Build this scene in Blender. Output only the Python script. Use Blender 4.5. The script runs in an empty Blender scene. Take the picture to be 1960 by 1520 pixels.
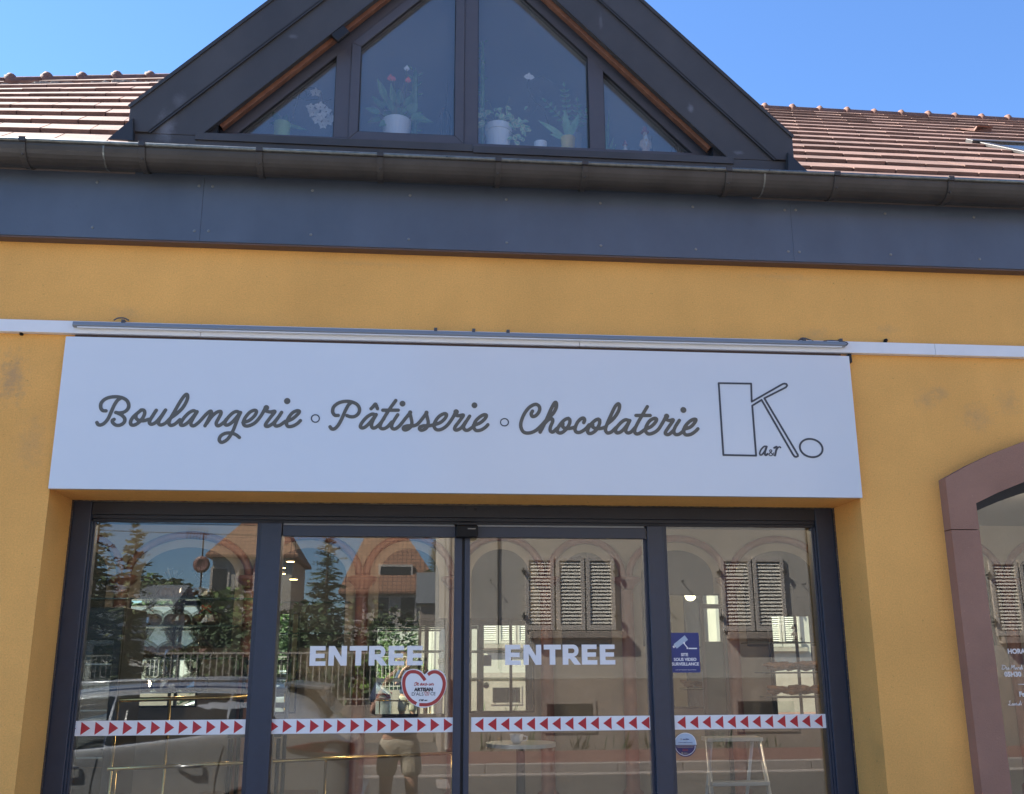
import bpy, bmesh, math, random
import numpy as np
from mathutils import Vector, Matrix

random.seed(7)
R = math.radians
# ------------------------------------------------------------------ camera, sky, sun, exposure
scene = bpy.context.scene
COL = scene.collection
CAM_Y, EYE, F_PX = -4.25, 1.6, 1910.74
PITCH, YAW, ROLL = R(14.93), R(5.52), R(-0.251)
_f = Vector((math.sin(YAW)*math.cos(PITCH), math.cos(YAW)*math.cos(PITCH), math.sin(PITCH)))
_r = Vector((math.cos(YAW), -math.sin(YAW), 0)); _u = _r.cross(_f)
RT = _r*math.cos(ROLL) + _u*math.sin(ROLL); UP = -_r*math.sin(ROLL) + _u*math.cos(ROLL)
cam = bpy.data.cameras.new('camera'); co = bpy.data.objects.new('camera', cam); COL.objects.link(co)
co.matrix_world = Matrix(((RT.x, UP.x, -_f.x, 0), (RT.y, UP.y, -_f.y, CAM_Y), (RT.z, UP.z, -_f.z, EYE), (0, 0, 0, 1)))
cam.sensor_width = 36; cam.lens = 36*F_PX/1960; cam.clip_end = 2000; cam.clip_start = 0.004
scene.camera = co
SUN = Vector((-2.0, 1.0, 2.4)).normalized()
world = bpy.data.worlds.new("World"); scene.world = world; world.use_nodes = True
wn = world.node_tree.nodes; wl = world.node_tree.links
sky = wn.new('ShaderNodeTexSky'); sky.sky_type = 'NISHITA'; sky.sun_disc = False
sky.sun_elevation = math.asin(SUN.z); sky.sun_rotation = math.atan2(SUN.x, SUN.y)
sky.air_density = 1.0; sky.dust_density = 0.0; sky.ozone_density = 10.0; sky.altitude = 150
wn['Background'].inputs['Strength'].default_value = 0.070
wl.new(sky.outputs[0], wn['Background'].inputs['Color'])
sl = bpy.data.lights.new('sun', 'SUN'); sl.energy = 5.0; sl.angle = R(0.53); sl.color = (1, .955, .88)
so = bpy.data.objects.new('sun', sl); COL.objects.link(so); so.rotation_euler = SUN.to_track_quat('Z', 'Y').to_euler()
so.location = (0, 0, 30)
scene.view_settings.view_transform = 'Standard'; scene.view_settings.look = 'None'
scene.view_settings.gamma = 1; scene.view_settings.exposure = 2.06
cy = scene.cycles
cy.max_bounces = 10; cy.transparent_max_bounces = 16; cy.glossy_bounces = 6; cy.diffuse_bounces = 4
cy.caustics_reflective = True; cy.caustics_refractive = False; cy.sample_clamp_indirect = 6
try:
    cy.use_denoising = True
except Exception:
    pass

# ------------------------------------------------------------------ measuring helpers
def ray(px, py): return _f*F_PX + RT*(px-980) - UP*(py-760)
def at(px, py, Y):                       # where the line of sight through a photo pixel meets the plane y = Y
    d = ray(px, py); t = (Y-CAM_Y)/d.y
    return Vector((d.x*t, Y, EYE+d.z*t))
GY = 0.33                                # plane of the shop glass
def mir(px, py, Y):                      # the same for a thing seen mirrored in the glass that stands at y = Y
    p = at(px, py, 2*GY-Y); return Vector((p.x, Y, p.z))
def on_plane(px, py, p0, n):
    d = ray(px, py); o = Vector((0, CAM_Y, EYE)); t = (p0-o).dot(n)/d.dot(n); return o+d*t

# ------------------------------------------------------------------ mesh builder
class MB:
    def __init__(s): s.v = []; s.f = []; s.m = []; s.mi = 0
    def add(s, vs, fs):
        o = len(s.v); s.v += [tuple(v) for v in vs]; s.f += [tuple(o+i for i in f) for f in fs]; s.m += [s.mi]*len(fs); return s
    def box(s, x0, x1, y0, y1, z0, z1):
        return s.add([(x0,y0,z0),(x1,y0,z0),(x1,y1,z0),(x0,y1,z0),(x0,y0,z1),(x1,y0,z1),(x1,y1,z1),(x0,y1,z1)],
                     [(0,3,2,1),(4,5,6,7),(0,1,5,4),(1,2,6,5),(2,3,7,6),(3,0,4,7)])
    def obox(s, c, ax, ay, az):          # box from a centre and three half vectors
        c = Vector(c); ax = Vector(ax); ay = Vector(ay); az = Vector(az)
        return s.add([c-ax-ay-az, c+ax-ay-az, c+ax+ay-az, c-ax+ay-az, c-ax-ay+az, c+ax-ay+az, c+ax+ay+az, c-ax+ay+az],
                     [(0,3,2,1),(4,5,6,7),(0,1,5,4),(1,2,6,5),(2,3,7,6),(3,0,4,7)])
    def beam(s, a, b, w, h, up=(0,0,1)):
        a = Vector(a); b = Vector(b); d = (b-a); L = d.length; d = d/L
        sx = d.cross(Vector(up)); sx = sx.normalized() if sx.length > 1e-6 else Vector((1,0,0)); uz = sx.cross(d)
        return s.obox((a+b)/2, d*L/2, sx*w/2, uz*h/2)
    def prism(s, poly, vec):             # flat polygon pushed along vec
        n = len(poly); vec = Vector(vec); a = [Vector(p) for p in poly]; b = [p+vec for p in a]
        return s.add(a+b, [tuple(range(n))[::-1], tuple(range(n, 2*n))] + [(i, (i+1) % n, n+(i+1) % n, n+i) for i in range(n)])
    def quad(s, *p): return s.add(p, [tuple(range(len(p)))])
    def tube(s, pts, r, n=8, cap=True):
        P = [Vector(p) for p in pts]; m = len(P); rr = r if isinstance(r, (list, tuple)) else [r]*m
        vs = []; prev = None
        for i, p in enumerate(P):
            t = (P[min(i+1, m-1)]-P[max(i-1, 0)]).normalized()
            if prev is None:
                prev = t.cross(Vector((0, 0, 1)))
                if prev.length < 1e-3: prev = t.cross(Vector((0, 1, 0)))
            a = (prev-t*prev.dot(t)).normalized(); b = t.cross(a); prev = a
            vs += [p+(a*math.cos(2*math.pi*k/n)+b*math.sin(2*math.pi*k/n))*rr[i] for k in range(n)]
        fs = [(i*n+k, i*n+(k+1) % n, (i+1)*n+(k+1) % n, (i+1)*n+k) for i in range(m-1) for k in range(n)]
        if cap: fs += [tuple(range(n))[::-1], tuple((m-1)*n+k for k in range(n))]
        return s.add(vs, fs)
    def lathe(s, prof, c=(0,0,0), n=24, axis='z', sx=1, sy=1):
        vs = []
        for r, z in prof:
            for k in range(n):
                a = 2*math.pi*k/n; x, y = r*math.cos(a)*sx, r*math.sin(a)*sy
                if axis == 'z': vs.append((c[0]+x, c[1]+y, c[2]+z))
                elif axis == 'y': vs.append((c[0]+x, c[1]+z, c[2]+y))
                else: vs.append((c[0]+z, c[1]+x, c[2]+y))
        m = len(prof)
        fs = [(i*n+k, i*n+(k+1) % n, (i+1)*n+(k+1) % n, (i+1)*n+k) for i in range(m-1) for k in range(n)]
        fs += [tuple(range(n))[::-1], tuple((m-1)*n+k for k in range(n))]
        return s.add(vs, fs)
    def ball(s, c, rx, ry=None, rz=None, n=12):
        ry = ry or rx; rz = rz or rx
        vs = []; m = n//2
        for i in range(m+1):
            t = math.pi*(i+.02)/(m+.04)
            for k in range(n):
                a = 2*math.pi*k/n; vs.append((c[0]+rx*math.sin(t)*math.cos(a), c[1]+ry*math.sin(t)*math.sin(a), c[2]+rz*math.cos(t)))
        fs = [(i*n+k, (i+1)*n+k, (i+1)*n+(k+1) % n, i*n+(k+1) % n) for i in range(m) for k in range(n)]
        return s.add(vs, fs)
    def build(s, name, mat, parent=None, smooth=False, bevel=0, recalc=True, origin=None):
        me = bpy.data.meshes.new(name)
        off = Vector((0, 0, 0)); loc = Vector((0, 0, 0))
        if parent is not None:
            p = parent
            while p is not None: off += p.location; p = p.parent
        else:
            if origin is not None: off = Vector(origin)
            else:
                A = np.array(s.v); off = Vector(((A[:, 0].min()+A[:, 0].max())/2, (A[:, 1].min()+A[:, 1].max())/2, A[:, 2].min()))
            loc = off.copy()
        me.from_pydata([(v[0]-off.x, v[1]-off.y, v[2]-off.z) for v in s.v], [], s.f)
        mats = mat if isinstance(mat, (list, tuple)) else [mat]
        for mm in mats: me.materials.append(mm)
        if len(mats) > 1: me.polygons.foreach_set('material_index', s.m)
        if recalc:
            bm = bmesh.new(); bm.from_mesh(me); bmesh.ops.recalc_face_normals(bm, faces=bm.faces); bm.to_mesh(me); bm.free()
        if smooth: me.polygons.foreach_set('use_smooth', [True]*len(me.polygons))
        o = bpy.data.objects.new(name, me); COL.objects.link(o); o.location = loc
        if parent is not None: o.parent = parent
        if bevel:
            b = o.modifiers.new('bevel', 'BEVEL'); b.width = bevel; b.segments = 2; b.limit_method = 'ANGLE'
        return o

def tag(o, label=None, cat=None, group=None, kind=None):
    if label: o['label'] = label
    if cat: o['category'] = cat
    if group: o['group'] = group
    if kind: o['kind'] = kind
    return o
def thing(name, label, cat, loc=(0, 0, 0), group=None):
    o = bpy.data.objects.new(name, None); COL.objects.link(o); o.location = loc; o.empty_display_size = .2
    return tag(o, label, cat, group)
def part(name, label, par, loc=(0, 0, 0)):
    o = thing(name, label, None, loc); o.parent = par; return o
def copy_tree(src, loc, label=None, rotz=None, scale=None):
    c = src.copy(); COL.objects.link(c); c.location = loc
    if label: c['label'] = label
    if rotz is not None: c.rotation_euler = (0, 0, rotz)
    if scale: c.scale = scale
    for ch in [o for o in src.children]:
        d = ch.copy(); COL.objects.link(d); d.parent = c
        for g in [o for o in ch.children]:
            e = g.copy(); COL.objects.link(e); e.parent = d
    return c

# ------------------------------------------------------------------ materials
def mat(name, col, rough=.6, metal=0, var=0, vscale=8, bump=0, bscale=200, spec=.5, coat=0, obj=False, col2=None, island=0, emit=None, detail=6, bdist=.01):
    m = bpy.data.materials.new(name); m.use_nodes = True; nt = m.node_tree; n = nt.nodes; l = nt.links
    b = n['Principled BSDF']; b.inputs['Base Color'].default_value = (*col, 1); b.inputs['Roughness'].default_value = rough
    b.inputs['Metallic'].default_value = metal; b.inputs['Specular IOR Level'].default_value = spec
    b.inputs['Coat Weight'].default_value = coat; b.inputs['Coat Roughness'].default_value = .05
    geo = n.new('ShaderNodeNewGeometry'); tc = n.new('ShaderNodeTexCoord')
    vec = tc.outputs['Object'] if obj else geo.outputs['Position']
    last = None
    if var or col2:
        t = n.new('ShaderNodeTexNoise'); t.inputs['Scale'].default_value = vscale; t.inputs['Detail'].default_value = detail
        t.inputs['Roughness'].default_value = .65
        l.new(vec, t.inputs['Vector'])
        rp = n.new('ShaderNodeValToRGB'); rp.color_ramp.elements[0].position = .3; rp.color_ramp.elements[1].position = .7
        c2 = col2 or tuple(c*(1+var) for c in col); c1 = col if col2 else tuple(c*(1-var) for c in col)
        rp.color_ramp.elements[0].color = (*c1, 1); rp.color_ramp.elements[1].color = (*c2, 1)
        l.new(t.outputs['Fac'], rp.inputs[0]); last = rp.outputs[0]
        rr = n.new('ShaderNodeMapRange'); rr.inputs['To Min'].default_value = max(rough-.08, 0.02); rr.inputs['To Max'].default_value = rough+.08
        l.new(t.outputs['Fac'], rr.inputs['Value']); l.new(rr.outputs[0], b.inputs['Roughness'])
    if island:
        mr = n.new('ShaderNodeMapRange'); mr.inputs['To Min'].default_value = 1-island; mr.inputs['To Max'].default_value = 1+island
        l.new(geo.outputs['Random Per Island'], mr.inputs['Value'])
        mx = n.new('ShaderNodeVectorMath'); mx.operation = 'SCALE'
        if last: l.new(last, mx.inputs[0])
        else: mx.inputs[0].default_value = col
        l.new(mr.outputs[0], mx.inputs['Scale']); last = mx.outputs[0]
    if last: l.new(last, b.inputs['Base Color'])
    if bump:
        t2 = n.new('ShaderNodeTexNoise'); t2.inputs['Scale'].default_value = bscale; t2.inputs['Detail'].default_value = 4
        l.new(vec, t2.inputs['Vector'])
        bp = n.new('ShaderNodeBump'); bp.inputs['Strength'].default_value = bump; bp.inputs['Distance'].default_value = bdist
        l.new(t2.outputs['Fac'], bp.inputs['Height']); l.new(bp.outputs[0], b.inputs['Normal'])
    if emit:
        b.inputs['Emission Color'].default_value = (*col, 1); b.inputs['Emission Strength'].default_value = emit
    return m

def glass_mat(name, r0=.075, tint=(.93, .95, .94), wave=0, veil=0):
    m = bpy.data.materials.new(name); m.use_nodes = True; nt = m.node_tree; n = nt.nodes; l = nt.links
    n.remove(n['Principled BSDF']); out = n['Material Output']
    lw = n.new('ShaderNodeLayerWeight'); lw.inputs['Blend'].default_value = .5
    pw = n.new('ShaderNodeMath'); pw.operation = 'POWER'; pw.inputs[1].default_value = 4.5; l.new(lw.outputs['Facing'], pw.inputs[0])
    ma = n.new('ShaderNodeMath'); ma.operation = 'MULTIPLY_ADD'; ma.inputs[1].default_value = .7; ma.inputs[2].default_value = r0; l.new(pw.outputs[0], ma.inputs[0])
    tr = n.new('ShaderNodeBsdfTransparent'); tr.inputs[0].default_value = (*tint, 1)
    gl = n.new('ShaderNodeBsdfGlossy'); gl.inputs['Roughness'].default_value = 0.0
    if wave:
        g2 = n.new('ShaderNodeNewGeometry'); t2 = n.new('ShaderNodeTexNoise'); t2.inputs['Scale'].default_value = 1.6; t2.inputs['Detail'].default_value = 1.5; l.new(g2.outputs['Position'], t2.inputs['Vector'])
        bp = n.new('ShaderNodeBump'); bp.inputs['Strength'].default_value = 1; bp.inputs['Distance'].default_value = wave; l.new(t2.outputs['Fac'], bp.inputs['Height']); l.new(bp.outputs[0], gl.inputs['Normal'])
    mx = n.new('ShaderNodeMixShader'); l.new(ma.outputs[0], mx.inputs[0]); l.new(tr.outputs[0], mx.inputs[1]); l.new(gl.outputs[0], mx.inputs[2])
    last = mx.outputs[0]
    if veil:                                     # pale diffuse veil mixed in to make the pane lighter and greyer
        g3 = n.new('ShaderNodeNewGeometry'); t3 = n.new('ShaderNodeTexNoise'); t3.inputs['Scale'].default_value = 3; t3.inputs['Detail'].default_value = 6; l.new(g3.outputs['Position'], t3.inputs['Vector'])
        r3 = n.new('ShaderNodeMapRange'); r3.inputs['From Min'].default_value = .3; r3.inputs['From Max'].default_value = .7; r3.inputs['To Min'].default_value = veil*.7; r3.inputs['To Max'].default_value = veil*1.3; l.new(t3.outputs['Fac'], r3.inputs['Value'])
        df = n.new('ShaderNodeBsdfDiffuse'); df.inputs[0].default_value = (.75, .74, .72, 1); m2 = n.new('ShaderNodeMixShader'); l.new(r3.outputs[0], m2.inputs[0]); l.new(last, m2.inputs[1]); l.new(df.outputs[0], m2.inputs[2]); last = m2.outputs[0]
    l.new(last, out.inputs[0])
    return m

def patches(m, lst, col, Y=0., ns_=9, k=2.2):
    nt = m.node_tree; n = nt.nodes; l = nt.links; b = n['Principled BSDF']; geo = n.new('ShaderNodeNewGeometry')
    last = b.inputs['Base Color'].links[0].from_socket
    ns = n.new('ShaderNodeTexNoise'); ns.inputs['Scale'].default_value = ns_; ns.inputs['Detail'].default_value = 8; ns.inputs['Roughness'].default_value = .7; l.new(geo.outputs['Position'], ns.inputs['Vector'])
    for (px, py, rx, rz, s) in lst:
        c = at(px, py, Y)
        mp = n.new('ShaderNodeMapping'); mp.inputs['Location'].default_value = (-c.x/rx, 0, -c.z/rz); mp.inputs['Scale'].default_value = (1/rx, .01, 1/rz); l.new(geo.outputs['Position'], mp.inputs['Vector'])
        ln = n.new('ShaderNodeVectorMath'); ln.operation = 'LENGTH'; l.new(mp.outputs[0], ln.inputs[0])
        ad = n.new('ShaderNodeMath'); ad.operation = 'MULTIPLY_ADD'; ad.inputs[1].default_value = k; l.new(ns.outputs['Fac'], ad.inputs[0]); l.new(ln.outputs['Value'], ad.inputs[2])
        r = n.new('ShaderNodeMapRange'); r.interpolation_type = 'SMOOTHSTEP'; r.inputs['From Min'].default_value = 1.0; r.inputs['From Max'].default_value = 2.1
        r.inputs['To Min'].default_value = s; r.inputs['To Max'].default_value = 0; l.new(ad.outputs[0], r.inputs['Value'])
        mx = n.new('ShaderNodeMix'); mx.data_type = 'RGBA'; l.new(r.outputs[0], mx.inputs[0]); l.new(last, mx.inputs[6]); mx.inputs[7].default_value = (*col, 1)
        last = mx.outputs[2]
    l.new(last, b.inputs['Base Color'])
def streaks(m, amount, sx=9, sz=.5, dots=0, dscale=45):   # run marks and pits: noise stretched downwards, small dark pits
    nt = m.node_tree; n = nt.nodes; l = nt.links; b = n['Principled BSDF']; geo = n.new('ShaderNodeNewGeometry')
    last = b.inputs['Base Color'].links[0].from_socket
    mp = n.new('ShaderNodeMapping'); mp.inputs['Scale'].default_value = (sx, sx, sz); l.new(geo.outputs['Position'], mp.inputs['Vector'])
    ns = n.new('ShaderNodeTexNoise'); ns.inputs['Scale'].default_value = 1; ns.inputs['Detail'].default_value = 6; l.new(mp.outputs[0], ns.inputs['Vector'])
    r = n.new('ShaderNodeMapRange'); r.inputs['From Min'].default_value = .35; r.inputs['From Max'].default_value = .65; r.inputs['To Min'].default_value = 1-amount; r.inputs['To Max'].default_value = 1+amount; l.new(ns.outputs['Fac'], r.inputs['Value'])
    sc = n.new('ShaderNodeVectorMath'); sc.operation = 'SCALE'; l.new(last, sc.inputs[0]); l.new(r.outputs[0], sc.inputs['Scale']); last = sc.outputs[0]
    if dots:
        nd = n.new('ShaderNodeTexNoise'); nd.inputs['Scale'].default_value = dscale; nd.inputs['Detail'].default_value = 5; nd.inputs['Roughness'].default_value = .75; l.new(geo.outputs['Position'], nd.inputs['Vector'])
        rd = n.new('ShaderNodeMapRange'); rd.inputs['From Min'].default_value = .63; rd.inputs['From Max'].default_value = .72; rd.inputs['To Min'].default_value = 1; rd.inputs['To Max'].default_value = 1-dots; l.new(nd.outputs['Fac'], rd.inputs['Value'])
        s2 = n.new('ShaderNodeVectorMath'); s2.operation = 'SCALE'; l.new(last, s2.inputs[0]); l.new(rd.outputs[0], s2.inputs['Scale']); last = s2.outputs[0]
    l.new(last, b.inputs['Base Color'])
def stucco_mat():
    m = mat('orange_stucco', (.86, .45, .13), .93, var=.1, vscale=1.3, bump=.4, bscale=130, spec=.15, bdist=.006)
    nt = m.node_tree; n = nt.nodes; l = nt.links; b = n['Principled BSDF']
    src = b.inputs['Base Color'].links[0].from_socket
    geo = n.new('ShaderNodeNewGeometry')
    # fine grain of the render coat
    g = n.new('ShaderNodeTexNoise'); g.inputs['Scale'].default_value = 160; g.inputs['Detail'].default_value = 3; l.new(geo.outputs['Position'], g.inputs['Vector'])
    gr = n.new('ShaderNodeMapRange'); gr.inputs['From Min'].default_value = .3; gr.inputs['From Max'].default_value = .7
    gr.inputs['To Min'].default_value = .90; gr.inputs['To Max'].default_value = 1.07; l.new(g.outputs['Fac'], gr.inputs['Value'])
    sc = n.new('ShaderNodeVectorMath'); sc.operation = 'SCALE'; l.new(src, sc.inputs[0]); l.new(gr.outputs[0], sc.inputs['Scale'])
    last = sc.outputs[0]
    l.new(last, b.inputs['Base Color'])
    patches(m, ((22, 725, .10, .17, .75), (1775, 765, .09, .08, .38), (1870, 800, .12, .10, .40), (1800, 752, .07, .05, .42), (1930, 770, .1, .1, .3), (60, 850, .1, .2, .3), (240, 600, .1, .05, .3), (1560, 640, .12, .05, .3), (1700, 630, .08, .05, .28), (1500, 530, .3, .03, .25), (700, 505, .5, .02, .2)), (.47, .30, .16), 0., 26, 2.4)
    streaks(m, .03, 2.6, .7, .5, 42)
    return m

M = {}
M['stucco'] = stucco_mat()
M['fascia'] = mat('slate_grey_fascia', (.085, .105, .14), .38, var=.10, vscale=3, spec=.55, bump=.03, bscale=6)
M['fascia_edge'] = mat('brown_underside', (.12, .075, .06), .6)
M['cladding'] = mat('anthracite_cladding', (.064, .061, .062), .5, var=.16, vscale=2.2, spec=.4, bump=.04, bscale=5)
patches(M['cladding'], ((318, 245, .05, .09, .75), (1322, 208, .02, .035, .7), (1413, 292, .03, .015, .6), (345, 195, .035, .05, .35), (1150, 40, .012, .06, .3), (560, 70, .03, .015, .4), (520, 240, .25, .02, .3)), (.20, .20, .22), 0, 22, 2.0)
streaks(M['fascia'], .06, 5, 1.2, .12, 12); streaks(M['cladding'], .07, 4, 1.5)
M['seam'] = mat('seam_dark', (.035, .033, .033), .6)
M['smudge'] = mat('pale_smudge', (.15, .15, .165), .7, var=.3, vscale=14)
M['gutter'] = mat('weathered_zinc', (.062, .056, .051), .45, metal=.3, var=.25, vscale=6, bump=.05, bscale=20)
M['gutter_lip'] = mat('gutter_bead', (.17, .18, .17), .3, metal=.6, var=.35, vscale=30)
M['frame'] = mat('anthracite_aluminium', (.034, .044, .070), .38, var=.08, vscale=20, spec=.5)
M['frame_dark'] = mat('frame_header', (.024, .026, .034), .5, var=.12, vscale=40, bump=.15, bscale=400)
M['winframe'] = mat('dormer_frame_grey', (.085, .083, .098), .45, var=.06, vscale=20)
M['rubber'] = mat('black_gasket', (.012, .012, .014), .6)
M['blackplastic'] = mat('black_plastic', (.006, .006, .007), .5, spec=.3)
M['wood'] = mat('varnished_wood', (.27, .115, .06), .5, col2=(.15, .06, .033), vscale=14, bump=.1, bscale=60)
M['tile'] = mat('clay_roof_tile', (.25, .145, .11), .85, col2=(.15, .083, .062), vscale=9, island=.2, bump=.3, bscale=80)
M['ridge'] = mat('clay_ridge_tile', (.25, .125, .085), .85, col2=(.15, .075, .055), vscale=20, bump=.3, bscale=60)
M['mortar'] = mat('torn_ridge_band', (.42, .38, .31), .95, col2=(.12, .10, .09), vscale=40)
M['flash'] = mat('brown_flashing', (.085, .06, .05), .55, var=.2)
M['sandstone'] = mat('pink_sandstone', (.34, .19, .135), .85, var=.10, vscale=3, bump=.35, bscale=170, spec=.2)
streaks(M['sandstone'], .05, 2, 3, -.45, 110)
M['white_metal'] = mat('white_enamel', (.80, .80, .80), .35, var=.03, vscale=10)
M['alu'] = mat('aluminium', (.27, .285, .30), .45, metal=.35)
M['sign'] = mat('white_sign_panel', (.70, .735, .77), .14, var=.012, vscale=2, spec=.5)
M['sign_edge'] = mat('brown_batten', (.10, .06, .045), .7)
M['ink'] = mat('brown_grey_vinyl', (.115, .108, .088), .4, obj=False)
M['ink2'] = mat('dark_blue_grey_vinyl', (.05, .06, .075), .4)
M['vinyl_white'] = mat('white_vinyl', (.87, .87, .87), .45)
M['vinyl_red'] = mat('red_vinyl', (.52, .02, .03), .45)
M['heart_red'] = mat('heart_red_vinyl', (.45, .05, .045), .45)
M['navy'] = mat('navy_vinyl', (.028, .045, .20), .4)
M['purple'] = mat('dark_violet_vinyl', (.03, .022, .11), .4)
M['paleblue'] = mat('pale_blue_vinyl', (.45, .55, .66), .4)
M['black_ink'] = mat('black_vinyl', (.015, .016, .03), .4)
M['glass'] = glass_mat('shop_glass', .078, wave=.00012, veil=.006)
M['dglass'] = glass_mat('dormer_glass', .13, (.92, .94, .95), veil=.045)
M['screw'] = mat('screw_head', (.30, .29, .27), .35, metal=.8)
M['cable'] = mat('grey_cable', (.10, .10, .11), .6)

# ------------------------------------------------------------------ lettering: strokes joined into one flat outline
def smooth_path(P, n=7, closed=False):
    P = [np.array(p, float) for p in P]; out = []; m = len(P)
    if m < 3: return P
    rng = range(m if closed else m-1)
    for i in rng:
        p0 = P[(i-1) % m] if (closed or i > 0) else 2*P[0]-P[1]
        p1 = P[i]; p2 = P[(i+1) % m]
        p3 = P[(i+2) % m] if (closed or i+2 < m) else 2*P[-1]-P[-2]
        for k in range(n):
            t = k/n; out.append(.5*((2*p1)+(-p0+p2)*t+(2*p0-5*p1+4*p2-p3)*t*t+(-p0+3*p1-3*p2+p3)*t**3))
    out.append(P[0] if closed else P[-1])
    return out
def stroke_mesh(strokes, cell, to3, name, material, parent=None, thick=.002):
    """strokes: [(points, half width)] in flat units; the union is cut out by marching squares and given a thickness."""
    segs = []
    for pts, w in strokes:
        for a, b in zip(pts[:-1], pts[1:]): segs.append((a[0], a[1], b[0], b[1], w))
        if len(pts) == 1: segs.append((pts[0][0], pts[0][1], pts[0][0]+1e-6, pts[0][1], w))
    S = np.array(segs); wm = S[:, 4].max()
    x0 = min(S[:, 0].min(), S[:, 2].min())-wm-2*cell; x1 = max(S[:, 0].max(), S[:, 2].max())+wm+2*cell
    y0 = min(S[:, 1].min(), S[:, 3].min())-wm-2*cell; y1 = max(S[:, 1].max(), S[:, 3].max())+wm+2*cell
    nx = int((x1-x0)/cell)+2; ny = int((y1-y0)/cell)+2
    D = np.full((nx, ny), 1e3)
    for ax, ay, bx, by, w in segs:
        i0 = max(int((min(ax, bx)-w-x0)/cell)-2, 0); i1 = min(int((max(ax, bx)+w-x0)/cell)+3, nx)
        j0 = max(int((min(ay, by)-w-y0)/cell)-2, 0); j1 = min(int((max(ay, by)+w-y0)/cell)+3, ny)
        X, Y = np.meshgrid(x0+cell*np.arange(i0, i1), y0+cell*np.arange(j0, j1), indexing='ij')
        dx, dy = bx-ax, by-ay; t = np.clip(((X-ax)*dx+(Y-ay)*dy)/(dx*dx+dy*dy+1e-12), 0, 1)
        d = np.hypot(X-ax-t*dx, Y-ay-t*dy)-w
        D[i0:i1, j0:j1] = np.minimum(D[i0:i1, j0:j1], d)
    verts = []; idx = {}; faces = []
    def vid(key, x, y):
        if key not in idx: idx[key] = len(verts); verts.append((x, y))
        return idx[key]
    inside = D < 0
    any_in = inside[:-1, :-1] | inside[1:, :-1] | inside[1:, 1:] | inside[:-1, 1:]
    for i, j in zip(*np.nonzero(any_in)):
        c = [(i, j), (i+1, j), (i+1, j+1), (i, j+1)]; poly = []
        for k in range(4):
            a = c[k]; b = c[(k+1) % 4]; da = D[a]; db = D[b]
            if da < 0: poly.append(vid(a, x0+a[0]*cell, y0+a[1]*cell))
            if (da < 0) != (db < 0):
                t = da/(da-db); poly.append(vid((min(a, b), max(a, b)), x0+(a[0]+(b[0]-a[0])*t)*cell, y0+(a[1]+(b[1]-a[1])*t)*cell))
        if len(poly) > 2: faces.append(tuple(poly))
    # walls of the outline so that the vinyl has thickness
    cnt = {}
    for f in faces:
        for a, b in zip(f, f[1:]+f[:1]): cnt[(a, b)] = 1
    rim = [(a, b) for (a, b) in cnt if (b, a) not in cnt]
    mb = MB(); n = len(verts)
    top = [Vector(to3(x, y)) for x, y in verts]; back = [p+Vector((0, thick, 0)) for p in top]
    mb.add(top+back, faces+[(a, b, b+n, a+n) for a, b in rim])
    return mb.build(name, material, parent, recalc=False)

def flat_poly(mb, pts, y, thick=.0015):  # filled polygon in an x-z plane
    mb.prism([(p[0], y, p[1]) for p in pts], (0, thick, 0))

BLOCK = {   # heavy capitals, height 1, drawn as stacked bars
 'E': (.82, [[(0,0),(.82,0),(.82,.225),(.30,.225),(.30,.39),(.76,.39),(.76,.61),(.30,.61),(.30,.775),(.80,.775),(.80,1),(0,1)]]),
 'N': (.94, [[(0,0),(.28,0),(.28,.56),(.64,0),(.94,0),(.94,1),(.66,1),(.66,.44),(.30,1),(0,1)]]),
 'T': (.92, [[(.31,0),(.61,0),(.61,.76),(.92,.76),(.92,1),(0,1),(0,.76),(.31,.76)]]),
}
def block_word(mb, word, x, z, h, y, shear=0):
    adv = {'E': .965, 'N': 1.075, 'T': 1.0, 'R': 1.02}
    for ch in word:
        if ch == 'R':
            W_ = lambda p: (x+p[0]*h, z+p[1]*h)
            flat_poly(mb, [W_(p) for p in [(0,0),(.30,0),(.30,1),(0,1)]], y)
            outer = [(.58+.27*math.cos(a), .70+.30*math.sin(a)) for a in np.linspace(math.pi/2, -math.pi/2, 14)]
            inner = [(.53+.10*math.cos(a), .69+.115*math.sin(a)) for a in np.linspace(-math.pi/2, math.pi/2, 14)]
            flat_poly(mb, [W_(p) for p in [(.3001, 1)]+outer+[(.3001, .40), (.3001, .575)]+inner+[(.3001, .805)]], y)
            flat_poly(mb, [W_(p) for p in [(.3001,.3995),(.3001,.30),(.38,.30),(.62,0),(.96,0),(.70,.345),(.62,.3995)]], y)
        else:
            for poly in BLOCK[ch][1]: flat_poly(mb, [(x+a*h, z+b*h) for a, b in poly], y)
        x += adv[ch]*h
    return x
def text_obj(body, x, z, size, y, material, name, parent=None, align='LEFT', bold=0, shear=0, sx=1, extrude=.0006):
    cu = bpy.data.curves.new(name, 'FONT'); cu.body = body; cu.size = size; cu.align_x = align; cu.offset = bold; cu.shear = shear
    cu.extrude = extrude; cu.resolution_u = 3
    tmp = bpy.data.objects.new('tmp', cu); COL.objects.link(tmp)
    dg = bpy.context.evaluated_depsgraph_get(); dg.update()
    me = bpy.data.meshes.new_from_object(tmp.evaluated_get(dg)); bpy.data.objects.remove(tmp)
    me.transform(Matrix.Diagonal((sx, 1, 1, 1)))
    me.transform(Matrix.Rotation(R(90), 4, 'X')); me.materials.clear(); me.materials.append(material)
    o = bpy.data.objects.new(name, me); COL.objects.link(o)
    off = Vector((0, 0, 0)); p = parent
    while p is not None: off += p.location; p = p.parent
    o.location = Vector((x, y, z))-off
    if parent is not None: o.parent = parent
    return o

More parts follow.
